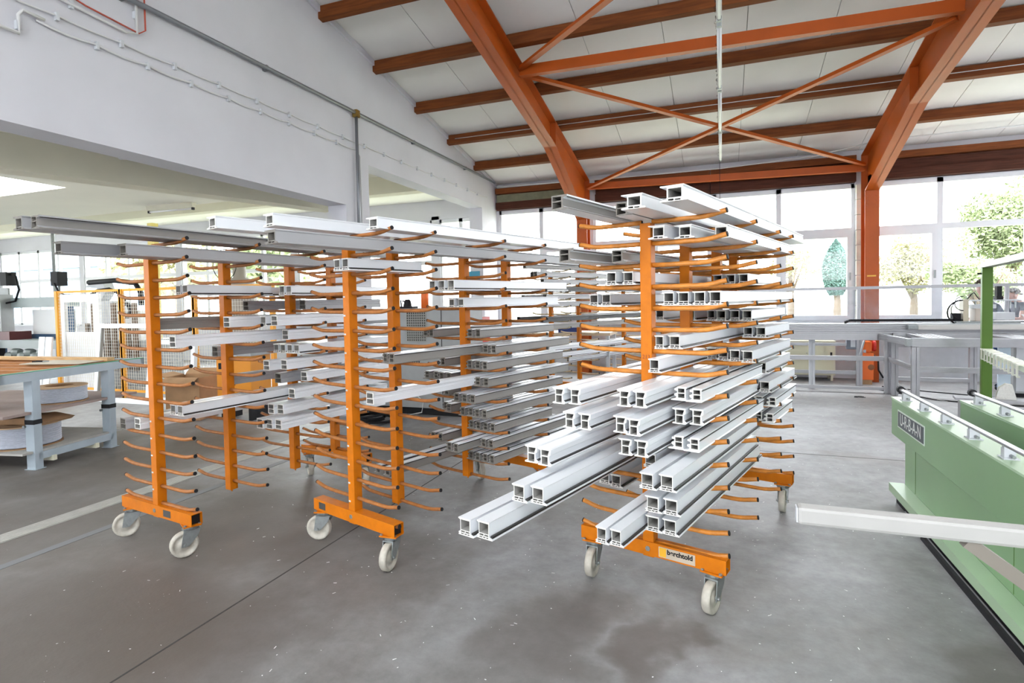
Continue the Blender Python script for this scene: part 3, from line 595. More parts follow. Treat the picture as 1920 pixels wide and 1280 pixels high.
for r, lst in PROFILES.items():
    x0, y0, th, dz, zt, cols = RK[r]
    tiers = {}
    for p in lst: tiers.setdefault(p[0], []).append(p)
    for i, row in tiers.items():
        row.sort(key=lambda p: (p[2], p[3]))
        for n_, p in enumerate(row):
            kind, t_, s0, s1 = p[1:5]; sx = p[5] if len(p) > 5 else 1
            colr = p[6] if len(p) > 6 else ('grey_sided' if kind == 'Z' and r == 2 else 'white')
            me, gm = prof_mesh(kind, colr)
            o = obj('window_profile', me)
            z = zt - i * dz - .0085
            u = (math.sin(th), math.cos(th)); v_ = (math.cos(th), -math.sin(th))
            o.location = (x0 + u[0] * s0 + v_[0] * t_, y0 + u[1] * s0 + v_[1] * t_, z)
            o.rotation_euler = (0, 0, -th + random.uniform(-.006, .006)); o.scale = (sx, s1 - s0, 1)
            adj = {'white': 'white hollow', 'grey_sided': 'white grey-sided', 'grey': 'grey hollow', 'black': 'black', 'dark': 'dark grey'}[colr]
            if kind in ('F', 'L') and colr == 'white': adj = 'white gasketed'
            pos = 'lying alone' if len(row) == 1 else f'{CNT[n_]} of {["", "", "two", "three", "four", "five", "six", "seven", "eight", "nine", "ten"][len(row)]} from left'
            if len(row) == 2: pos = ('left', 'right')[n_] + ' of two'
            tag(o, f'{adj} plastic profile, {pos}, {ORD[i]} tier of {RNAME[r]}', 'profile', f'window profiles on the {RNAME[r]}')
            if gm:
                g_ = obj('gasket', gm, o); g_['label'] = 'black rubber gasket strip'
# ================================================================== green machines at right
def green_machine(name, xf, yend, label, sign):
    T = thing(name, label, 'machine', (xf, 1.0, 0), 0, 'green roller machines'); L_ = yend - 1.0
    MB().box(0, .18, 0, L_, .45, .728).build('upper_panel', M_GREEN, T, bevel=.004)
    MB().box(-.004, .19, 0, L_ + .004, .728, .74).build('top_plate', M_LGREEN, T)  # paler green imitates light reflected off the top
    MB().box(.035, .165, 0, L_ - .22, .115, .45).build('body', M_GREEN, T)
    for yy in (L_ - .46, L_ - 1.9): MB().box(.0335, .035, yy - .0015, yy + .0015, .12, .45).build('panel_seam', M_DGREEN, T)
    l = MB(); l.box(-.062, .035, 0, L_ - .19, .100, .114).box(-.062, -.052, 0, L_ - .19, .055, .1).build('ledge', M_LGREEN, T)
    MB().box(-.085, -.045, 0, L_ - 1.0, 0, .03).box(-.04, .15, 0, L_ - .3, 0, .055).build('base_skirt', M_DARK, T)
    MB().box(-.066, -.061, 0, L_ - .6, .03, .036).build('guide_wire', M_ALU, T)
    MB().tube([(.018, 0, .822), (.018, L_ - .16, .822)], .013, 10).build('roller_bar', M_ALU, T, True)
    MB().tube([(.018, L_ - .175, .822), (.018, L_ - .145, .822)], .026, 12).build('bar_collar', M_DARK, T)
    MB().tube([(.018, L_ - .145, .822), (.018, L_ - .13, .822)], [.024, .018], 12).build('bar_end_cap', M_WHITE, T)
    k = 0; y = L_ - .17
    while y > .1:
        b = MB(); b.box(.02, .085, y - .035, y + .035, .74, .747).box(.028, .075, y - .018, y + .018, .747, .79).prism([(.03, .79), (.072, .79), (.055, .81), (.03, .815)], 'y', y - .012, y + .012)
        b.build('roller_bracket', M_LGREY, T)
        MB().tube([(.055, y - .05, .757), (.055, y + .05, .757)], .009, 6).build('bracket_pin', M_GALV, T)
        y -= .405
    if sign:
        yc = 4.69 - 1.0
        p = MB().box(-.003, 0, yc - .3, yc + .3, .54, .672).build('sign_border', mat('sign_pale', (.66, .74, .66), .4), T)
        q = MB().box(-.0045, -.003, yc - .287, yc + .287, .550, .662).build('sign_plate', mat('sign_dark', (.035, .05, .065), .35), p)
        text('lettering', 'U-R-B-A-N', .135, mat('sign_letter', (.80, .83, .80), .4), q, (-.0046, yc, .607), (math.pi / 2, 0, -math.pi / 2), .0006).scale = (.76, .92, 1)
    return T
g1 = green_machine('roller_machine', 1.25, 5.165, 'green machine lettered URBAN in the right foreground with roller bar on top', True)
# support arm with brace reaching out from the first machine
MB().box(.24 - 1.25, .0, 1.115, 1.17, .765, .828).build('support_arm', mat('arm_grey', (.40, .39, .375), .45, var=.05), g1, bevel=.012)
MB().box(.236 - 1.25, .241 - 1.25, 1.122, 1.163, .772, .821).build('arm_end_plug', M_LGREY, g1)
MB().beam((.72 - 1.25, 1.142, .765), (.036, 1.142, .34), .035, .04).build('support_brace', mat('arm_brown_grey', (.20, .175, .15), .5), g1)
green_machine('roller_machine', 1.68, 5.12, 'second green roller machine behind the lettered one, at right edge', False)
# green post frame with comb rail
T = thing('post_frame', 'green upright post with pale top arm and comb rail at right', 'post', (2.94, 8.2, 0), -.19)
MB().box(-.05, .05, -.05, .05, .29, 1.84).build('post', M_DGREEN, T, bevel=.004)
MB().box(-.055, .055, -3.0, .06, 1.84, 1.90).build('top_arm', mat('arm_pale_green', (.34, .37, .30), .5), T)
MB().tube([(-.09, .0, 1.77), (-.05, .0, 1.77)], .01, 8).build('knob', M_DARK, T)
MB().box(-.035, .035, -2.6, -.05, .82, .87).build('comb_rail', mat('rail_pale_green', (.50, .58, .46), .45), T)
for i in range(11):
    y = -.06 - i * .17
    MB().box(-.06, .05, y - .055, y + .045, .87, .884).box(-.06, -.045, y - .012, y + .012, .76, .87).box(-.055, -.03, y - .012, y + .012, .752, .764).build('comb_hook', mat('hook_cream', (.68, .70, .60), .5), T)
b = MB().box(-.3, 1.3, -.12, .12, .26, .29)
for xx in (-.25, 1.2): b.box(xx, xx + .06, -.1, .1, 0, .26)
b.box(-.3, 1.3, -.7, -.66, .22, .28).box(-.3, 1.3, -.55, -.51, .22, .28)
for xx in (-.25, 1.2): b.box(xx, xx + .06, -.72, -.1, .18, .22)
for xx in (-.25, 1.2): b.box(xx, xx + .06, -.72, -.66, 0, .18)
b.build('base_frame', M_ALU, T)
w = MB().prism([(-.06, .29), (.13, .29), (.10, .42), (.04, .47), (-.02, .46)], 'x', -.05, .05).build('plastic_offcut', M_CUT); w.location = (3.16, 8.18, 0); w.rotation_euler = (0, 0, 1.3)
tag(w, 'white wedge-shaped plastic offcut standing beside the green post', 'offcut')
# ================================================================== aluminium tables along the window
def rail(mb, p, q, h, w=.045, grooves=2):
    p, q = Vector(p), Vector(q); n = grooves + 1; hh = h / n
    for i in range(n):
        dz_ = Vector((0, 0, -h / 2 + hh * (i + .5)))
        mb.beam(p + dz_, q + dz_, w, hh * .78)
    mb.beam(p, q, w * .7, h * .96); return mb
def leg(mb, x, y, z1, z0=0, w=.045):
    mb.box(x - w, x - w * .2, y - w, y - w * .2, z0, z1).box(x + w * .2, x + w, y - w, y - w * .2, z0, z1).box(x - w * .8, x + w * .8, y - w * .7, y + w, z0, z1); return mb
T = thing('aluminium_table', 'aluminium profile table beside the cream cabinet, behind the right rack', 'table', (0, 0, 0), 0, 'aluminium tables')
rail(MB(), (.05, 10.21, .885), (2.46, 10.21, .885), .115).build('front_rail', M_ALU, T)
rail(MB(), (.05, 10.21, .54), (2.37, 10.21, .54), .075, grooves=1).build('middle_rail', M_ALU, T)
rail(MB(), (.05, 10.21, .07), (2.37, 10.21, .07), .05, grooves=1).build('foot_rail', M_ALU, T)
rail(MB(), (.05, 10.98, .70), (2.14, 10.98, .70), .05, grooves=1).build('rear_rail', M_ALU, T)
rail(MB(), (.05, 10.98, .22), (2.14, 10.98, .22), .06, grooves=1).build('rear_foot_rail', M_ALU, T)
for x, y in ((.3, 10.21), (2.41, 10.21), (2.18, 10.98), (.3, 10.98)): leg(MB(), x, y, .83).build('leg', M_ALU, T)
rail(MB(), (2.30, 10.17, .885), (2.42, 8.92, .885), .10).build('slanted_rail', M_ALU, T)
rail(MB(), (2.43, 10.15, .54), (2.42, 8.9, .54), .07, grooves=1).build('slanted_stay', M_ALU, T)
MB().beam((2.18, 10.6, .80), (2.18, 10.95, .5), .02, .04).build('diagonal_stay', M_LGREY, T)
T = thing('aluminium_table', 'aluminium profile table nearest the green machines, under the saw carriage', 'table', (0, 0, 0), 0, 'aluminium tables')
rail(MB(), (2.36, 8.84, .90), (5.6, 8.84, .90), .12).build('front_rail', M_ALU, T)
rail(MB(), (2.45, 8.84, .54), (5.6, 8.84, .54), .075, grooves=1).build('middle_rail', M_ALU, T)
rail(MB(), (2.45, 10.08, .25), (3.43, 10.08, .25), .06, grooves=1).build('rear_foot_rail', M_ALU, T)
rail(MB(), (2.45, 10.08, .76), (3.43, 10.08, .76), .05, grooves=1).build('rear_rail', M_ALU, T)
rail(MB(), (2.45, 10.08, .9), (5.6, 10.08, .9), .1).build('back_rail', M_ALU, T)
for x, y in ((2.40, 8.84), (5.5, 8.84), (3.45, 10.08), (2.47, 10.08), (5.5, 10.08)): leg(MB(), x, y, .84).build('leg', M_ALU, T)
for k, x in enumerate((2.62, 2.70, 2.78, 2.86, 3.55, 3.63, 3.71, 3.79, 4.5, 4.58)): rail(MB(), (x, 8.9, .93), (x + .02, 10.03, .93), .04, .05, 1).build('roller_track', M_ALU, T)
MB().box(2.3, 2.36, 8.80, 8.9, .85, .95).build('end_plate', M_GALV, T)
MB().beam((3.5, 10.06, .84), (3.75, 10.06, .55), .02, .03).build('diagonal_stay', M_LGREY, T)
# saw bench under the windows with screen
T = thing('saw_bench', 'long grooved aluminium saw bench along the parapet under the windows', 'machine', (0, 0, 0))
rail(MB(), (-1.2, 10.40, .985), (6.5, 10.40, .985), .17, .26, 4).build('bench_beam', M_ALU, T)
MB().box(-1.2, 6.5, 10.26, 10.58, 1.07, 1.085).build('bench_top', M_LGREY, T)
for x in (-.9, 1.4, 5.8): leg(MB(), x, 10.5, .90).build('leg', M_LGREY, T)
MB().box(2.80, 6.4, 10.14, 10.24, 1.0, 1.07).build('fence_extrusion', mat('pale_extrusion', (.62, .60, .58), .4), T)
MB().box(2.67, 2.80, 10.15, 10.23, 1.005, 1.065).build('extrusion_end', M_GALV, T)
T = thing('safety_screen', 'clear acrylic safety screen in aluminium frame behind the saw bench', 'screen', (0, 0, 0))
rail(MB(), (-1.2, 10.62, 1.655), (6.5, 10.62, 1.655), .05, .04, 1).build('top_rail', M_ALU, T)
for x in (-.6, 2.10, 4.05, 6.0): leg(MB(), x, 10.62, 1.63, 1.0, .025).build('post', M_ALU, T)
for a, b in ((-.57, 2.07), (2.13, 4.02), (4.08, 5.97)): MB().box(a, b, 10.618, 10.622, 1.085, 1.63).build('pane', M_ACR, T)
cc = MB()
for i in range(62):
    x = 1.86 + i * .0235; z = 1.086 + (.03 if i > 2 else .012 * i)
    cc.box(x, x + .021, 10.36, 10.42, z, z + .036).box(x + .018, x + .028, 10.37, 10.41, z + .004, z + .030)
tag(cc.build('cable_chain', M_RUB), 'black cable drag chain lying along the saw bench', 'cable chain')
T = thing('saw_carriage', 'small cream and grey saw carriage with hoses on the bench', 'machine', (3.32, 10.42, 1.086))
MB().box(.0, .78, -.12, .12, 0, .03).build('base_plate', M_GALV, T)
MB().box(.10, .17, -.08, .08, .03, .36).build('upright', mat('machine_cream', (.55, .50, .38), .5), T)
MB().box(-.02, .08, -.06, .06, .03, .15).build('motor', M_DARK, T)
MB().box(.24, .42, -.11, .1, .03, .22).build('gear_housing', mat('machine_beige', (.52, .46, .40), .5), T, bevel=.006)
MB().box(.17, .80, -.1, .1, .33, .35).build('top_plate', M_LGREY, T)
MB().box(.22, .50, -.09, .09, .22, .28).build('clamp_block', M_LGREY, T)
for x in (.26, .34, .46, .68, .74): MB().tube([(x, -.05, .22), (x, -.05, .335)], .012, 8).build('guide_rod', M_GALV, T)
MB().box(.50, .72, -.1, .08, .05, .16).build('vise_jaw', M_LGREY, T)
MB().prism([(.45, .03), (.90, .03), (.80, .13), (.785, .13), (.86, .045), (.45, .045)], 'y', -.14, -.10).build('chip_tray', M_WHITE, T)
MB().box(.52, .60, -.04, .06, .35, .40).box(.53, .59, -.03, .05, .40, .55).build('spindle_motor', M_DARK, T)
for i, (r_, zz) in enumerate(((.19, .16), (.15, .2), (.11, .3))):
    MB().tube([(.1 - r_ * math.sin(a) * 1.0, -.05 - .02 * i, zz - r_ * math.cos(a)) for a in [math.pi * q / 10 for q in range(11)]], .007 + .004 * (i == 0), 6).build('hose', M_RUB, T, True)
MB().tube([(.17, 0, .35), (.22, -.02, .44), (.26, 0, .46), (.3, .02, .40), (.33, 0, .35)], .007, 6).build('hose', M_RUB, T, True)
# things under / behind the tables
T = thing('sliding_door_cabinet', 'cream steel cabinet with two sliding doors below the window', 'cabinet', (1.045, 11.44, 0))
MB().box(0, .86, 0, .40, .10, .70).box(.03, .07, .03, .07, 0, .1).box(.79, .83, .03, .07, 0, .1).box(.03, .07, .33, .37, 0, .1).box(.79, .83, .33, .37, 0, .1).build('body', M_CREAM, T)
MB().box(-.01, .87, -.012, .40, .70, .72).build('top', M_CREAM, T)
for k in (0, 1):
    d = MB().box(.03 + k * .40, .43 + k * .40, -.006 - .005 * k, -.001 - .005 * k, .12, .69).build('sliding_door', mat('cream_door', (.60, .58, .42), .5), T)
    MB().box(.04 + k * .735, .075 + k * .735, -.0135, -.0115, .42, .52).build('handle', M_DARK, d)
MB().lathe([(0, -.016), (.01, -.016), (.01, -.011), (0, -.011)], (.40, 0, .50), 'y', 10).build('lock', M_GALV, T)
T = thing('dust_extractor', 'bright orange floor machine with red hood behind the table legs', 'machine', (2.24, 11.12, 0))
MB().box(0, .19, 0, .25, .08, .55).build('body', M_ORG, T, bevel=.01); MB().box(.02, .17, .02, .22, 0, .08).build('foot', M_CARD, T)
MB().box(0, .16, 0, .22, .57, .74).build('hood', M_ORG, T, bevel=.01); MB().lathe([(0, 0), (.09, .0), (.09, .04), (0, .04)], (.19, .10, .66), 'x', 14).build('side_cap', M_RED, T)
MB().box(.03, .07, -.02, .0, .55, .60).build('bracket', M_LGREY, T)
MB().lathe([(0, -.004), (.05, -.004), (.05, 0), (0, 0)], (.15, 0, .3), 'y', 12).build('oval_plate', mat('rust_brown', (.25, .09, .03), .6), T)
MB().tube([(.2, .1, .5), (.27, .08, .45), (.27, .05, .25), (.33, .0, .12)], .014, 6).build('hose', M_RUB, T, True)
T = thing('control_box', 'small dark grey control box hanging under the table top', 'control box', (2.09, 11.0, .62))
MB().box(-.10, .08, -.06, .03, 0, .2).build('housing', mat('box_slate', (.16, .18, .22), .5), T, bevel=.006); MB().box(-.04, .03, -.064, -.06, .04, .16).build('front_plate', M_LGREY, T)
MB().box(-.02, .0, -.01, .01, .2, .26).build('bracket', M_LGREY, T)
T = thing('grey_cabinet', 'plain grey steel cabinet at right edge behind the green post', 'cabinet', (4.0, 10.25, 0))
MB().box(0, 1.1, 0, .5, .06, .82).build('body', M_MGREY, T); MB().box(.03, .54, -.008, 0, .09, .80).build('door', M_LGREY, T); MB().box(.05, 1.05, .03, .47, 0, .06).build('plinth', M_DARK, T); MB().box(.49, .51, -.025, -.008, .4, .52).build('handle', M_GALV, T)
pb = MB().box(3.80, 3.95, 10.2, 10.23, .02, .80).box(3.80, 3.95, 10.18, 10.25, 0, .02).build('panel_board', mat('pale_blue_panel', (.55, .66, .75), .5)); tag(pb, 'narrow pale blue panel standing between green post and grey cabinet', 'panel')
for i, (lb, pts) in enumerate((('upper black cable trailing across the floor behind the tables', [(2.5, 10.9, .008), (3.0, 10.5, .008), (3.4, 10.3, .008), (4, 10.0, .008)]), ('lower black cable on the floor nearest the green machine', [(2.3, 10.6, .008), (2.9, 9.7, .008), (3.3, 9.5, .008), (4.2, 9.4, .008)]), ('thin white cable drooping from table to floor', [(2.42, 10.25, .5), (2.5, 10.1, .2), (2.7, 9.9, .03), (3.0, 9.6, .006)]))):
    tag(MB().tube(pts, .008 if i < 2 else .005, 6).build('floor_cable', M_RUB if i < 2 else M_CABLE), lb, 'cable')
sd = MB()
for q in range(10): sd.box(*(lambda a, b: (a, a + random.uniform(.03, .09), b, b + random.uniform(.01, .03)))(random.uniform(-.1, .05), random.uniform(-.04, .03)), 0.0, random.uniform(.004, .014))
o = sd.build('plastic_scrap', M_DARK); o.location = (1.92, 9.72, 0); tag(o, 'dark scrap of plastic lying on floor before the aluminium table', 'scrap')
# plastic swarf scattered over the floor
sw = MB()
for q in range(1100):
    a = random.random(); x = random.uniform(-3.5, 3.2); y = random.uniform(1.6, 10.0)
    if x > 1.1 and y < 5.2: continue
    L_ = random.choice((.002, .003, .003, .004, .009)); w_ = random.uniform(.0012, .0025); t_ = random.uniform(0, 3.14); c_, s_ = math.cos(t_), math.sin(t_); k = len(sw.v)
    for u, v_ in ((-L_, -w_), (L_, -w_), (L_, w_), (-L_, w_)): sw.v.append((x + u * c_ - v_ * s_, y + u * s_ + v_ * c_, .0015 + random.uniform(0, .002)))
    sw.f.append((k, k + 1, k + 2, k + 3)); sw.m.append(0)
o = sw.build('plastic_swarf', M_WHITE); o['kind'] = 'stuff'; o['label'] = 'fine white plastic chips scattered over the concrete floor'; o['category'] = 'swarf'
# ================================================================== workbench at left
T = thing('workbench', 'grey-blue steel workbench with shelves at the left edge', 'workbench', (-6.17, 3.12, 0), .181)
BL, BW = 1.62, 1.9
fr = MB(); fr.box(-.06, 0, 0, BL, .865, .95).box(-BW, -BW + .06, 0, BL, .865, .95).box(-BW, 0, 0, .05, .865, .95).box(-BW, 0, BL - .05, BL, .865, .95)
fr.build('top_frame', M_BGREY, T)
MB().box(-.062, .001, 0, BL, .95, .956).build('green_edge_strip', mat('edge_green', (.03, .25, .12), .5), T)
for x, y in ((-.05, .34), (-.05, 1.17), (-BW + .05, .34), (-BW + .05, 1.17)):
    l = MB().box(x - .05, x + .05, y - .04, y + .04, .0, .865).box(x - .065, x + .065, y - .055, y + .055, 0, .006).build('leg', M_BGREY, T, bevel=.003)
    MB().box(x - .053, x + .053, y - .043, y + .043, .44, .485).build('leg_clamp', M_DARK, l)
    MB().tube([(x - .05, y - .06, .42), (x - .05, y - .03, .42)], .014, 8).build('clamp_bolt', M_GALV, l)
for k in range(6): MB().box(-BW + .06, -.06, .16 + k * .25, .21 + k * .25, .90, .948).build('slat', mat('slat_orange', (.40, .15, .03), .6, var=.3, scale=6, stretch=(1, 10, 10)), T)
MB().box(-BW + .04, -.02, .04, BL - .1, .54, .565).build('middle_shelf', mat('brown_board', (.30, .23, .21), .7, var=.1), T)
MB().box(-BW + .04, -.02, .2, 1.30, .16, .18).build('lower_shelf', mat('grey_board', (.38, .37, .34), .7, var=.1), T)
MB().box(-.03, .0, .34, 1.17, .09, .16).build('lower_rail', M_BGREY, T)
for y in (.48, .95): MB().box(-.2, .02, y - .02, y + .02, .05, .10).build('shelf_foot', M_CREAM, T)
def bench_pt(x, y, z): c, s = math.cos(.181), math.sin(.181); return (-6.17 + x * c - y * s, 3.12 + x * s + y * c, z)
o = MB().box(-.95, .95, -.045, .045, 0, .035).build('timber_batten', M_PINE); o.location = bench_pt(-1.05, 1.35, .957); o.rotation_euler = (0, 0, .10); tag(o, 'long pine batten lying across the far side of the workbench', 'batten')
o = MB().box(-.35, .35, -.2, .2, 0, .008).build('board_sheet', mat('beige_board', (.55, .48, .38), .6)); o.location = bench_pt(-.5, 1.08, .957); o.rotation_euler = (0, 0, .25); tag(o, 'thin beige board sheet on top of the workbench', 'board')
T = thing('pliers', 'small dark pliers resting on the beige board on the workbench', 'tool', bench_pt(-.75, 1.05, .966), .4)
MB().tube([(-.1, .03, .008), (-.02, .012, .008), (.0, 0, .008)], .007, 6).build('grip', M_DARK, T); MB().tube([(-.1, -.03, .008), (-.02, -.012, .008), (.0, 0, .008)], .007, 6).build('grip', M_DARK, T); MB().prism([(0, -.015), (.06, 0), (0, .015)], 'z', .002, .014).build('jaw', M_GALV, T)
def spool(lb, loc, r, h, flange=True):
    T = thing('gasket_spool', lb, 'spool', loc, 0, 'gasket spools on the workbench shelves')
    prof = [(r * .55, .012)]; n = 9
    for i in range(n):
        z = .012 + (h - .024) * i / n; dz_ = (h - .024) / n
        prof += [(r * .93, z), (r * .955, z + dz_ * .5), (r * .93, z + dz_)]
    prof += [(r * .55, h - .012)]
    MB().lathe(prof, (0, 0, 0), 'z', 28).build('coil', M_SPOOL, T, True)
    MB().lathe([(r * .42, 0), (r, 0), (r, .008), (r * .42, .008)], (0, 0, 0), 'z', 28).build('flange', M_CARD, T)
    if flange: MB().lathe([(r * .5, h - .01), (r * .98, h - .01), (r * .98, h), (r * .5, h)], (0, 0, 0), 'z', 28).build('flange', mat('card_light', (.60, .42, .25), .8), T)
    MB().lathe([(r * .5, 0), (r * .5, h), (r * .46, h), (r * .46, 0)], (0, 0, 0), 'z', 20).build('core', M_CARD, T)
spool('round spool of grey gasket on the middle shelf of the workbench', bench_pt(-.33, .86, .566), .25, .17)
spool('larger round spool of grey-blue gasket on the lowest bench shelf', bench_pt(-.42, .55, .181), .31, .22)
o = MB().prism([(-.3, 0), (.28, 0), (.32, .03), (.1, .07), (-.28, .04)], 'y', -.16, .16).build('torn_cardboard', M_CARD); o.location = bench_pt(-.38, .6, .402); o.rotation_euler = (0, 0, .3); tag(o, 'torn cardboard lid lying on top of the lower gasket spool', 'cardboard')
g_ = MB()
for i in range(10): g_.tube([(.32 * math.cos(a) * (1 + .02 * i), .22 * math.sin(a) * (1 + .02 * (i % 3)), .01 + .008 * i) for a in [2 * math.pi * q / 20 for q in range(21)]], .007, 5, cap=False)
o = g_.build('green_strap_coil', mat('strap_green', (.02, .20, .09), .4)); o.location = bench_pt(-.95, .35, .566); tag(o, 'loose coil of dark green strapping on the middle bench shelf', 'coil')
o = MB().box(-.2, .2, -.12, .12, 0, .004).build('paper_sheet', M_WHITE); o.location = bench_pt(-.75, .3, .665); o.rotation_euler = (.0, .05, .2); tag(o, 'white sheet of paper on the green strapping under bench top', 'paper')
for k, (y_, lb) in enumerate(((.28, 'orange plastic crate at left end of the lowest bench shelf'),)):
    T = thing('storage_crate', lb, 'crate', bench_pt(-1.15, .7, .181), .18)
    cr = MB().box(-.3, .3, -.2, .2, 0, .01)
    for a in ((-.3, -.29, -.2, .2), (.29, .3, -.2, .2), (-.3, .3, -.2, -.19), (-.3, .3, .19, .2)): cr.box(*a, .01, .18)
    cr.build('body', mat('crate_orange', (.32, .09, .02), .5), T); MB().box(-.31, .31, -.21, .21, .165, .18).build('rim', mat('crate_orange2', (.36, .11, .03), .5), T)
# ================================================================== mesh fence and what stands around it
def fence(xa, xb, y, lb):
    T = thing('mesh_fence', lb, 'fence', (xa, y, 0), 0, 'yellow machine guard fences'); L_ = xb - xa
    for x in (0, L_): MB().box(x - .03, x + .03, -.03, .03, 0, 1.88).build('post', M_YEL, T)
    MB().box(.03, L_ - .03, -.015, .015, 1.84, 1.88).build('top_bar', M_YEL, T); MB().box(.03, L_ - .03, -.015, .015, .1, .14).build('bottom_bar', M_YEL, T)
    g = MB(); n = int(L_ / .055)
    for i in range(1, n): g.box(i * L_ / n - .0018, i * L_ / n + .0018, -.002, .002, .14, 1.84)
    for i in range(1, 30): g.box(.03, L_ - .03, -.005, -.0015, .14 + i * .0567 - .002, .14 + i * .0567 + .002)
    g = g.build('wire_mesh', M_WIRE, T); g['kind'] = 'stuff'
fence(-11.40, -9.72, 6.72, 'yellow framed wire mesh fence panel at far left with door behind')
fence(-9.70, -8.01, 6.72, 'yellow framed wire mesh fence panel behind the leaning white frames')
fence(-7.99, -6.4, 6.72, 'yellow framed wire mesh fence panel behind cardboard box and left rack')
def leaning_frame(name, x0, x1, y, h, lb, m_=M_PVC, w=.075):
    T = thing(name, lb, 'window frame', (x0, y, .0)); T.rotation_euler = (-.10, 0, 0); L_ = x1 - x0
    MB().box(0, w, 0, .06, 0, h).build('jamb', m_, T); MB().box(L_ - w, L_, 0, .06, 0, h).build('jamb', m_, T)
    MB().box(w, L_ - w, 0, .06, h - w, h).build('head', m_, T); MB().box(w, L_ - w, 0, .06, 0, w).build('sill', m_, T)
    MB().box(w, w + .012, .012, .05, w, h - w).build('gasket', M_GREY, T)
leaning_frame('white_window_frame', -9.88, -8.45, 6.30, 1.30, 'empty white window frame leaning against the mesh fence')
leaning_frame('white_window_frame', -8.95, -7.9, 6.52, 1.02, 'smaller white window frame leaning partly behind the left rack column')
T = thing('door_leaf', 'white door leaf with upper opening standing behind the fence', 'door', (-11.75, 6.95, 0))
MB().box(0, .15, 0, .06, 0, 1.82).build('stile', M_PVC, T); MB().box(.95, 1.10, 0, .06, 0, 1.82).build('stile', M_PVC, T); MB().box(.15, .95, 0, .06, 1.68, 1.82).build('top_rail', M_PVC, T); MB().box(.15, .95, .01, .05, 0, 1.12).build('panel', M_PVC, T)
for k, lb in enumerate(('left one of two white boards leaning by the fence corner', 'right one of two white boards leaning by the fence corner')):
    o = MB().box(0, .16, 0, .03, 0, 1.05).build('white_board', M_PVC); o.location = (-11.85 + k * .2, 6.55, 0); o.rotation_euler = (-.1, 0, 0); tag(o, lb, 'board')
T = thing('cardboard_box', 'open brown cardboard box standing by the mesh fence', 'box', (-6.95, 5.75, 0), .25)
b = MB()
for a in ((-.25, .25, -.2, -.19), (-.25, .25, .19, .2), (-.25, -.24, -.19, .19), (.24, .25, -.19, .19)): b.box(*a, 0, .58)
b.box(-.25, .25, -.2, .2, 0, .01).build('body', M_CARD, T)
MB().prism([(-.2, .58), (-.34, .52), (-.34, .526), (-.2, .59)], 'x', -.24, .24).build('flap', M_CARD, T); MB().prism([(.2, .58), (.3, .66), (.3, .665), (.2, .59)], 'x', -.24, .24).build('flap', M_CARD, T)
MB().prism([(-.25, .58), (-.42, .62), (-.42, .626), (-.25, .59)], 'y', -.19, .19).build('flap', M_CARD, T)
T = thing('yellow_control_cabinet', 'yellow-orange control cabinet with black switch behind the left rack', 'cabinet', (-6.45, 5.72, 0), .1)
MB().box(0, .55, 0, .4, .22, .88).build('body', mat('cabinet_yellow', (.72, .27, .015), .45), T, bevel=.006); MB().box(.03, .08, .03, .37, 0, .22).box(.47, .52, .03, .37, 0, .22).build('stand', M_DARK, T)
MB().box(.06, .12, -.03, 0, .70, .78).build('switch', M_DARK, T); MB().prism([(.22, .48), (.30, .48), (.26, .55)], 'y', -.003, 0).build('warning_triangle', M_DARK, T)
MB().prism([(.232, .487), (.288, .487), (.26, .537)], 'y', -.005, -.003).build('warning_triangle_face', mat('triangle_yellow', (.80, .35, .02), .5), T)
MB().box(-.02, .6, -.05, .45, .88, .93).build('machine_bed', M_MGREY, T)
MB().tube([(.35 + .11 * math.cos(a), -.05, .98 + .1 * math.sin(a)) for a in [2 * math.pi * q / 14 for q in range(12)]], .008, 6).build('white_hose', M_CABLE, T, True)
# grey cabinet with grilles and white cabinet, bench things behind middle rack
T = thing('grey_machine_cabinet', 'grey machine cabinet with square ventilation grilles behind the middle rack', 'cabinet', (-5.1, 6.75, 0))
MB().box(0, 1.90, 0, .6, .10, 1.47).build('body', M_MGREY, T, bevel=.006); MB().box(.05, 1.85, .05, .55, 0, .1).build('plinth', M_DARK, T)
MB().box(1.55, 1.56, -.004, 0, .12, 1.45).build('door_seam', M_DARK, T)
for (xa, xb, za, zb) in ((1.02, 1.32, 1.02, 1.42), (1.05, 1.22, .72, .86)):
    g = MB().box(xa, xb, -.004, 0, za, zb).build('grille', mat('grille_dark', (.05, .05, .045), .6), T)
    gg = MB(); nx = max(3, int((xb - xa) / .032)); nz_ = max(3, int((zb - za) / .032))
    for i in range(nx + 1): gg.box(xa + (xb - xa) * i / nx - .005, xa + (xb - xa) * i / nx + .005, -.009, -.004, za, zb)
    for i in range(nz_ + 1): gg.box(xa, xb, -.009, -.004, za + (zb - za) * i / nz_ - .005, za + (zb - za) * i / nz_ + .005)
    gg.build('grille_bars', mat('grille_grey', (.36, .36, .33), .5), g)
for i in range(7): MB().lathe([(0, -.012), (.022, -.012), (.022, 0), (0, 0)], (1.06 + i * .06, 0, .33), 'y', 10).build('socket', M_DARK, T)
MB().tube([(1.15, -.03, .3), (1.3, -.08, .2), (1.28, -.1, .06), (1.0, -.2, .01)], .008, 6).build('white_hose', M_CABLE, T, True)
o = MB().lathe([(0, 0), (.055, 0), (.055, .2), (.05, .21), (0, .21)], (0, 0, 0), 'z', 18).build('orange_canister', M_ORG, smooth=True); o.location = (-3.9, 6.95, 1.47); tag(o, 'bright orange cylinder standing on the grey machine cabinet', 'canister')
T = thing('router_tool', 'small dark machine tool lying on the grey cabinet beside the orange cylinder', 'tool', (-4.2, 6.95, 1.47))
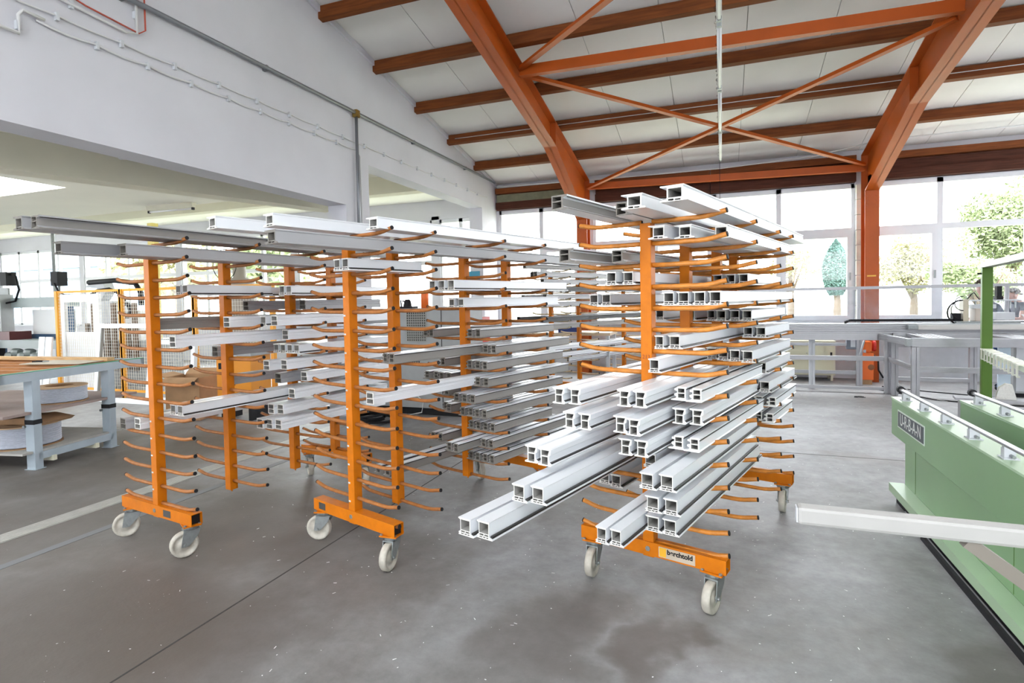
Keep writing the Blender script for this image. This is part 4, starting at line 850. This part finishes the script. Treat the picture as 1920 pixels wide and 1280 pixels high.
MB().box(-.14, .14, -.08, .08, 0, .03).build('base', M_DARK, T); MB().lathe([(0, .03), (.06, .03), (.05, .10), (.03, .13), (0, .13)], (.02, 0, 0), 'z', 12).build('motor', M_DARK, T); MB().tube([(-.08, 0, .03), (-.09, 0, .11), (-.03, 0, .10)], .012, 6).build('handle', M_DARK, T)
T = thing('small_carton', 'small brown carton on the grey cabinet behind the middle rack', 'box', (-4.92, 6.95, 1.47)); MB().box(-.08, .08, -.06, .06, 0, .13).build('body', M_CARD, T); MB().box(-.03, .03, -.062, -.06, .02, .1).build('label_patch', M_CUT, T)
T = thing('white_cabinet', 'white cabinet with a drawer front behind the middle rack', 'cabinet', (-4.45, 8.1, 0))
MB().box(0, .75, 0, .5, .05, 1.48).build('body', M_WALL, T); MB().box(.06, .60, -.02, 0, 1.22, 1.40).build('drawer', M_WALL, T); MB().box(.03, .72, .03, .47, 0, .05).build('plinth', M_DARK, T); MB().box(.30, .36, -.03, -.02, 1.1, 1.13).build('lock', M_GALV, T)
T = thing('red_binder', 'dark red binder standing beside the white cabinet', 'binder', (-3.62, 8.15, 0)); MB().box(0, .07, 0, .3, .9, 1.3).build('cover', M_RED, T); MB().box(-.02, .3, 0, .35, 0, .9).build('pedestal', M_LGREY, T)
T = thing('hose_heap', 'heap of black hoses coiled on floor behind the middle rack', 'hose', (-4.3, 6.15, 0)); 
for i in range(7): MB().tube([((.30 - .02 * i) * math.cos(a) + .05 * math.sin(i * 2), (.22 - .01 * i) * math.sin(a) + .04 * math.cos(i), .02 + .022 * i + .05 * max(0, math.sin(a * .5 + i))) for a in [2 * math.pi * q / 22 for q in range(23)]], .016, 6).build('hose_loop', M_RUB, T, True)
# information board, shelf and posters near the back wall
T = thing('poster', 'blue poster on the pier behind the middle rack', 'poster', (-5.05, 11.05, 0)); MB().box(-.06, .2, -.02, 0, 1.95, 2.2).build('print', mat('poster_blue', (.04, .25, .38), .5), T)
T = thing('work_table', 'far work table with blue tray and papers near the window wall', 'table', (-3.6, 9.6, 0))
MB().box(0, 1.8, 0, .7, .92, .97).build('top', mat('table_birch', (.62, .52, .38), .5), T)
for x, y in ((.05, .05), (1.75, .05), (.05, .65), (1.75, .65)): MB().box(x - .03, x + .03, y - .03, y + .03, 0, .92).build('leg', M_LGREY, T)
T = thing('tool_tray', 'blue plastic tray with red tool on the far work table', 'tray', (-2.55, 9.75, .97)); MB().box(-.18, .18, -.12, .12, 0, .09).build('body', mat('tray_blue', (.02, .05, .25), .4), T); MB().tube([(-.05, 0, .1), (.12, .02, .11), (.2, .0, .15)], .025, 8).build('red_tool', M_RED, T)
# ================================================================== far machines in the side hall
T = thing('corner_cleaning_machine', 'grey window-corner machine with motors and cables at far left', 'machine', (-15.2, 8.0, 0))
MB().box(-.6, 2.2, -.1, .1, 1.60, 1.82).build('crossbeam', mat('machine_bluegrey', (.30, .36, .36), .5), T)
MB().box(-.6, 2.2, -.4, .5, .72, .9).build('bed', mat('machine_bed_grey', (.34, .38, .38), .5), T)
for x in (-.5, 1.9): MB().box(x - .1, x + .1, -.1, .1, 0, 1.6).build('upright', M_BLUEP, T)
MB().box(.55, 2.0, .12, .15, 1.0, 1.55).build('white_guard', M_WHITE, T); MB().box(.5, 2.05, .08, .12, .9, 1.0).build('blue_rail', M_BLUEP, T)
MB().box(-.05, .2, -.3, -.05, .9, 1.9).build('tool_slide', M_MGREY, T); MB().box(.0, .16, -.28, -.1, 1.9, 2.05).build('slide_cap', M_LGREY, T)
MB().box(.03, .25, -.2, .0, 2.1, 2.4).build('servo_motor', M_DARK, T); MB().box(1.78, 2.0, -.2, .0, 2.05, 2.35).build('servo_motor', M_DARK, T)
MB().tube([(.14, -.1, 2.05), (.14, -.1, 1.82)], .03, 8).build('screw_rod', M_GALV, T); MB().tube([(1.89, -.1, 2.05), (1.89, -.1, 1.82)], .03, 8).build('screw_rod', M_GALV, T)
MB().tube([(.25, -.1, 2.35), (.45, -.12, 2.3), (.55, -.12, 2.0), (.4, -.12, 1.75), (.15, -.2, 1.7)], .022, 6).build('hose', M_RUB, T, True)
MB().tube([(1.9, -.2, 2.1), (2.0, -.2, 1.95), (2.2, -.2, 1.85), (2.4, -.1, 1.84)], .02, 6).build('hose', M_RUB, T, True)
ch = MB()
for q in range(26):
    a = q / 25; z = .9 + 1.15 * a if a < .85 else 1.88 + .1 * math.sin((a - .85) * 10); x = -.42 if a < .85 else -.42 + (a - .85) * 2.2
    ch.box(x, x + .12, -.32, -.12, z, z + .038)
ch.build('drag_chain', M_RUB, T)
for q in range(6): MB().lathe([(0, -.1), (.08, -.1), (.09, 0), (.07, .12), (0, .12)], (.5 + .22 * q, -.3, .55 + .08 * (q % 2)), 'x', 10).build('clamp_unit', mat('cast_grey', (.20, .23, .22), .5), T)
MB().box(.0, .3, -.45, -.3, .2, .85).build('lower_motor', M_DARK, T); MB().tube([(-.3, -.6, .1), (-.6, -.6, .95)], .03, 6).build('wooden_pole', M_PINE, T)
MB().box(.15, .7, -.42, .0, .9, 1.08).build('maroon_block', mat('maroon', (.12, .03, .03), .5), T)
MB().tube([(.9, .4, .0), (.9, .4, 3.3)], .04, 8).build('supply_pole', M_GALV, T)
T = thing('welding_machine', 'welding machine with black hoses behind the mesh fence', 'machine', (-11.9, 8.1, 0))
MB().box(-.7, 1.3, -.3, .5, 0, .9).build('frame', M_MGREY, T); MB().box(-.4, .2, -.2, .2, .9, 1.7).build('head', M_LGREY, T); MB().box(.5, 1.0, -.2, .2, .9, 1.5).build('head', M_WHITE, T)
MB().prism([(-.75, 2.0), (-.55, 2.12), (-.2, 2.12), (-.1, 1.9), (-.3, 1.7), (-.4, 2.0)], 'y', -.1, .1).build('cover', M_LGREY, T)
MB().tube([(-.75, -.1, 1.75), (-.4, -.1, 1.92), (.0, -.1, 1.95), (.3, -.1, 1.85), (.45, -.1, 1.7)], .035, 6).build('hose', M_RUB, T, True)
MB().tube([(-.6, -.12, 2.1), (.2, -.12, 2.12), (.8, -.12, 2.05), (.95, -.12, 1.85), (.95, -.12, 1.6)], .05, 6).build('hose', M_RUB, T, True)
for q in range(9): MB().box(-.6 + .2 * q, -.52 + .2 * q, -.36, -.3, .3, .85 + .4 * (q % 3)).build('clamp', mat('clamp_brown', (.16, .10, .06), .6), T)
MB().lathe([(.12, -.04), (.16, -.04), (.16, .04), (.12, .04), (.12, -.04)], (.75, -.3, 1.5), 'y', 16).build('hose_ring', M_RUB, T)
T = thing('yellow_column', 'yellow painted column standing behind the mesh fence', 'column', (-11.1, 8.4, 0)); MB().box(-.07, .07, -.07, .07, 0, 3.3).build('shaft', mat('pale_yellow', (.75, .62, .18), .5), T); MB().box(-.13, .13, -.13, .13, 0, .03).build('foot_plate', M_LGREY, T)
T = thing('dust_bag_unit', 'grey extraction drum beyond the left rack', 'machine', (-9.0, 8.6, 0)); MB().lathe([(0, 0), (.32, 0), (.32, 1.9), (.28, 2.05), (.12, 2.12), (.12, 2.4), (0, 2.4)], (0, 0, 0), 'z', 18).build('drum', mat('drum_taupe', (.35, .31, .27), .6), T, True)
MB().tube([(.0 + .3 * math.cos(a), -.35, 2.35 + .3 * math.sin(a)) for a in [2 * math.pi * q / 18 for q in range(19)]], .008, 5).build('wire_loop', M_RUB, T, True)
# ================================================================== people behind the screen
def person(name, lb, loc, rz, J, E, zones, head, hairm, hair_pts, sitm):
    T = thing(name, lb, 'person', loc, rz)
    names = list(J); me = bpy.data.meshes.new('body'); me.from_pydata([J[n][:3] for n in names], [(names.index(a), names.index(b)) for a, b in E], [])
    tmp = bpy.data.objects.new('body', me); COL.objects.link(tmp)
    sk = tmp.modifiers.new('skin', 'SKIN'); sd_ = tmp.modifiers.new('sub', 'SUBSURF'); sd_.levels = 2; sd_.render_levels = 2
    lay = me.skin_vertices[0] if len(me.skin_vertices) else None
    if lay is None:
        import bmesh
        bm = bmesh.new(); bm.from_mesh(me); bm.verts.layers.skin.verify(); bm.to_mesh(me); bm.free(); lay = me.skin_vertices[0]
    for i, n in enumerate(names):
        r_ = J[n][3]; lay.data[i].radius = (r_ if not isinstance(r_, tuple) else r_[0], r_ if not isinstance(r_, tuple) else r_[1]); lay.data[i].use_root = (n == 'pelvis')
    dg = bpy.context.evaluated_depsgraph_get(); m2 = bpy.data.meshes.new_from_object(tmp.evaluated_get(dg)); bpy.data.objects.remove(tmp)
    m2.materials.clear()
    for q in (M_SKIN, zones[0], zones[1], M_DARK): m2.materials.append(q)
    hp = Vector(J['head'][:3]); wrists = [Vector(J[n][:3]) for n in J if n.startswith('wrist') or n.startswith('hand') or n.startswith('fing')]
    for p in m2.polygons:
        c = p.center; k = 1
        if c.z < .07: k = 3
        elif c.z < J['pelvis'][2] + .04 and all((c - w_).length > .14 for w_ in wrists): k = 2
        if (c - hp).length < .20 and c.z > J['neck'][2] - .02: k = 0
        if any((c - w_).length < .12 for w_ in wrists) or (sitm and any((c - Vector(J[n][:3])).length < .14 for n in J if n.startswith('elbow'))): k = 0
        p.material_index = k; p.use_smooth = True
    obj('body', m2, T)
    # hair cap
    h = MB(); hc = Vector(hair_pts[0]); r0 = hair_pts[1]
    for i in range(90):
        a = random.uniform(0, 2 * math.pi); b = random.uniform(.15, 1.45); d = Vector((math.cos(a) * math.cos(b), math.sin(a) * math.cos(b), math.sin(b)))
        if d.x < -.35 and d.z < .55: continue
        c = hc + Vector((d.x * r0 * 1.1, d.y * r0 * .9, d.z * r0 * 1.1)); q = .022
        h.lathe([(0, -q), (q, -q * .4), (q, q * .4), (0, q)], c, 'z', 6)
    h.build('hair', hairm, T, True)
    f = MB(); f.lathe([(0, -.02), (.014, -.015), (.02, .0), (.0, .02)], hp + Vector((-.112, 0, -.01)), 'z', 6); f.build('nose', M_SKIN, T, True)
    for s in (-1, 1):
        e = MB().lathe([(0, -.008), (.009, 0), (0, .008)], hp + Vector((-.096, s * .035, .025)), 'z', 8); e.build('eye', M_DARK, T)
        MB().lathe([(0, -.006), (.026, -.004), (.03, .004), (0, .006)], hp + Vector((0.01, s * .088, -.0)), 'y', 8).build('ear', M_SKIN, T, True)
    MB().box(hp.x - .103, hp.x - .097, hp.y - .025, hp.y + .025, hp.z - .062, hp.z - .054).build('mouth', mat('lips', (.30, .10, .08), .5), T)
    return T
E_ = [('pelvis', 'spine'), ('spine', 'chest'), ('chest', 'neck'), ('neck', 'headb'), ('headb', 'head'), ('head', 'crown'),
      ('pelvis', 'hipL'), ('hipL', 'kneeL'), ('kneeL', 'ankleL'), ('ankleL', 'toeL'), ('pelvis', 'hipR'), ('hipR', 'kneeR'), ('kneeR', 'ankleR'), ('ankleR', 'toeR'),
      ('chest', 'shL'), ('shL', 'elbowL'), ('elbowL', 'wristL'), ('wristL', 'handL'), ('chest', 'shR'), ('shR', 'elbowR'), ('elbowR', 'wristR'), ('wristR', 'handR')]
for s in 'LR':
    for q in range(4): E_.append((f'hand{s}', f'fing{s}{q}'))
    E_.append((f'wrist{s}', f'fing{s}t'))
def joints(lean, hz):
    J = {'pelvis': (0, 0, .90, .13), 'spine': (-.04 * lean, 0, 1.08, .125), 'chest': (-.14 * lean, 0, 1.27, (.15, .12)), 'neck': (-.20 * lean, 0, 1.40, .052), 'headb': (-.225 * lean, 0, hz - .08, .066), 'head': (-.25 * lean, 0, hz, .098), 'crown': (-.25 * lean, 0, hz + .08, .075)}
    for s, sg in (('L', -1), ('R', 1)):
        J['hip' + s] = (0, sg * .09, .86, .095); J['knee' + s] = (-.02 + .1 * (sg > 0), sg * .11, .48, .065); J['ankle' + s] = (.02 + .14 * (sg > 0), sg * .12, .07, .045); J['toe' + s] = (-.14 + .14 * (sg > 0), sg * .13, .035, .038)
        J['sh' + s] = (-.15 * lean, sg * .19, 1.33, .06); J['elbow' + s] = (-.22 * lean - .02, sg * .27, 1.10, .045); J['wrist' + s] = (-.42 * lean, sg * .2, 1.13, .03); J['hand' + s] = (-.48 * lean, sg * .19, 1.125, .032)
        for q in range(4): J[f'fing{s}{q}'] = (-.48 * lean - .085 + .01 * abs(q - 1), sg * .19 + (q - 1.5) * .022, 1.105, .0095)
        J[f'fing{s}t'] = (-.42 * lean - .07, sg * .19 - sg * .055, 1.12, .011)
    return J
person('person', 'person in blue trousers bending over the saw carriage behind green post', (4.12, 11.0, 0), .15, joints(1.0, 1.60), E_, (M_NAVY, mat('blue_trousers', (.02, .08, .25), .85, var=.2)), None, M_DHAIR, ((-.23, 0, 1.625), .115), False)
person('person', 'grey-haired person in dark shirt leaning at the right edge of picture', (4.66, 11.4, 0), .05, joints(1.0, 1.47), E_, (M_NAVY, M_NAVY), None, M_HAIR, ((-.23, 0, 1.485), .10), True)
# ================================================================== outdoors
struct(MB().box(-90, 60, 12.3, 90, -.4, -.25).build('ground', M_GRASS))
def tree(lb, loc, rx, rz_, zc, m_, n, leaf, trunk=True, shape='round'):
    T = thing('tree', lb, 'tree', loc); c = MB()
    blobs = [(Vector((random.gauss(0, .45) * rx, random.gauss(0, .4) * rx, zc + random.gauss(0, .4) * rz_)), random.uniform(.35, .6)) for _ in range(14)]
    for i in range(n):
        if shape == 'cone':
            h = random.random(); a = random.uniform(0, 6.283); rr = rx * max(0, 1 - abs(2 * h - .85) ** 2.2 / 1.35) * random.uniform(.75, 1)
            p = Vector((rr * math.cos(a), rr * math.sin(a), zc - rz_ + 2 * rz_ * h))
        else:
            b, s = random.choice(blobs); d = Vector((random.gauss(0, 1), random.gauss(0, 1), random.gauss(0, 1))).normalized() * random.uniform(.6, 1)
            p = b + Vector((d.x * rx * s, d.y * rx * s, d.z * rz_ * s))
        if p.z < .05: continue
        u = Vector((random.gauss(0, 1), random.gauss(0, 1), random.gauss(0, 1))).normalized(); w = u.orthogonal().normalized(); q = leaf * random.uniform(.6, 1.3); k = len(c.v)
        c.v += [tuple(p - u * q), tuple(p + w * q * .5), tuple(p + u * q), tuple(p - w * q * .5)]; c.f.append((k, k + 1, k + 2, k + 3)); c.m.append(0)
    me = bpy.data.meshes.new('crown'); me.from_pydata(c.v, [], c.f); me.materials.append(m_); obj('crown', me, T)
    tr = MB().tube([(0, 0, -.25), (.05, .02, zc * .5), (0, 0, zc)], [.16, .11, .05], 8)
    for k in range(5): tr.tube([(0, 0, zc * .55), (math.cos(k * 1.3) * rx * .6, math.sin(k * 1.3) * rx * .6, zc + .2 * rz_)], [.06, .02], 5)
    tr.build('trunk', M_BARK, T, True)
tree('teal green columnar cypress outside the middle window', (3.68, 22, 0), .42, .95, 2.5, M_CYP, 9000, .05, shape='cone')
tree('small pale round tree outside, left of the cypress', (2.35, 23, 0), .75, .6, 2.6, M_LEAF2, 5000, .05)
tree('yellow-green tree outside just right of the right post', (5.9, 22, 0), 1.0, .9, 2.5, M_LEAF2, 8000, .06)
tree('tall green tree outside the right window, filling its corner', (9.3, 24, 0), 2.1, 1.8, 3.9, M_LEAF, 20000, .075)
tree('green shrub tree low outside the right window', (7.2, 20.5, 0), 1.1, .7, 1.9, M_LEAF, 9000, .06)
tree('leafy tree outside the far left windows', (-30, 24, 0), 3.2, 2.2, 4.2, M_LEAF2, 4000, .22)
tree('pale tree outside the side hall windows, nearer the fence', (-20, 21, 0), 1.8, 1.5, 3.4, M_LEAF, 3000, .2)
T = thing('house', 'blue-grey house seen through the far left windows', 'building', (-47, 28, 0))
MB().box(-6, 5, 0, 6, -.25, 4.6).build('wall', mat('house_blue', (.22, .30, .40), .8), T); MB().prism([(-.5, 4.6), (6.5, 4.6), (3, 6.6)], 'x', -6.4, 5.4).build('roof', mat('roof_slate', (.18, .2, .24), .8), T)
for x in (-4.5, -1.5, 1.5): MB().box(x, x + 1.4, -.05, 0, 1.6, 3.2).build('window', M_WHITE, T)
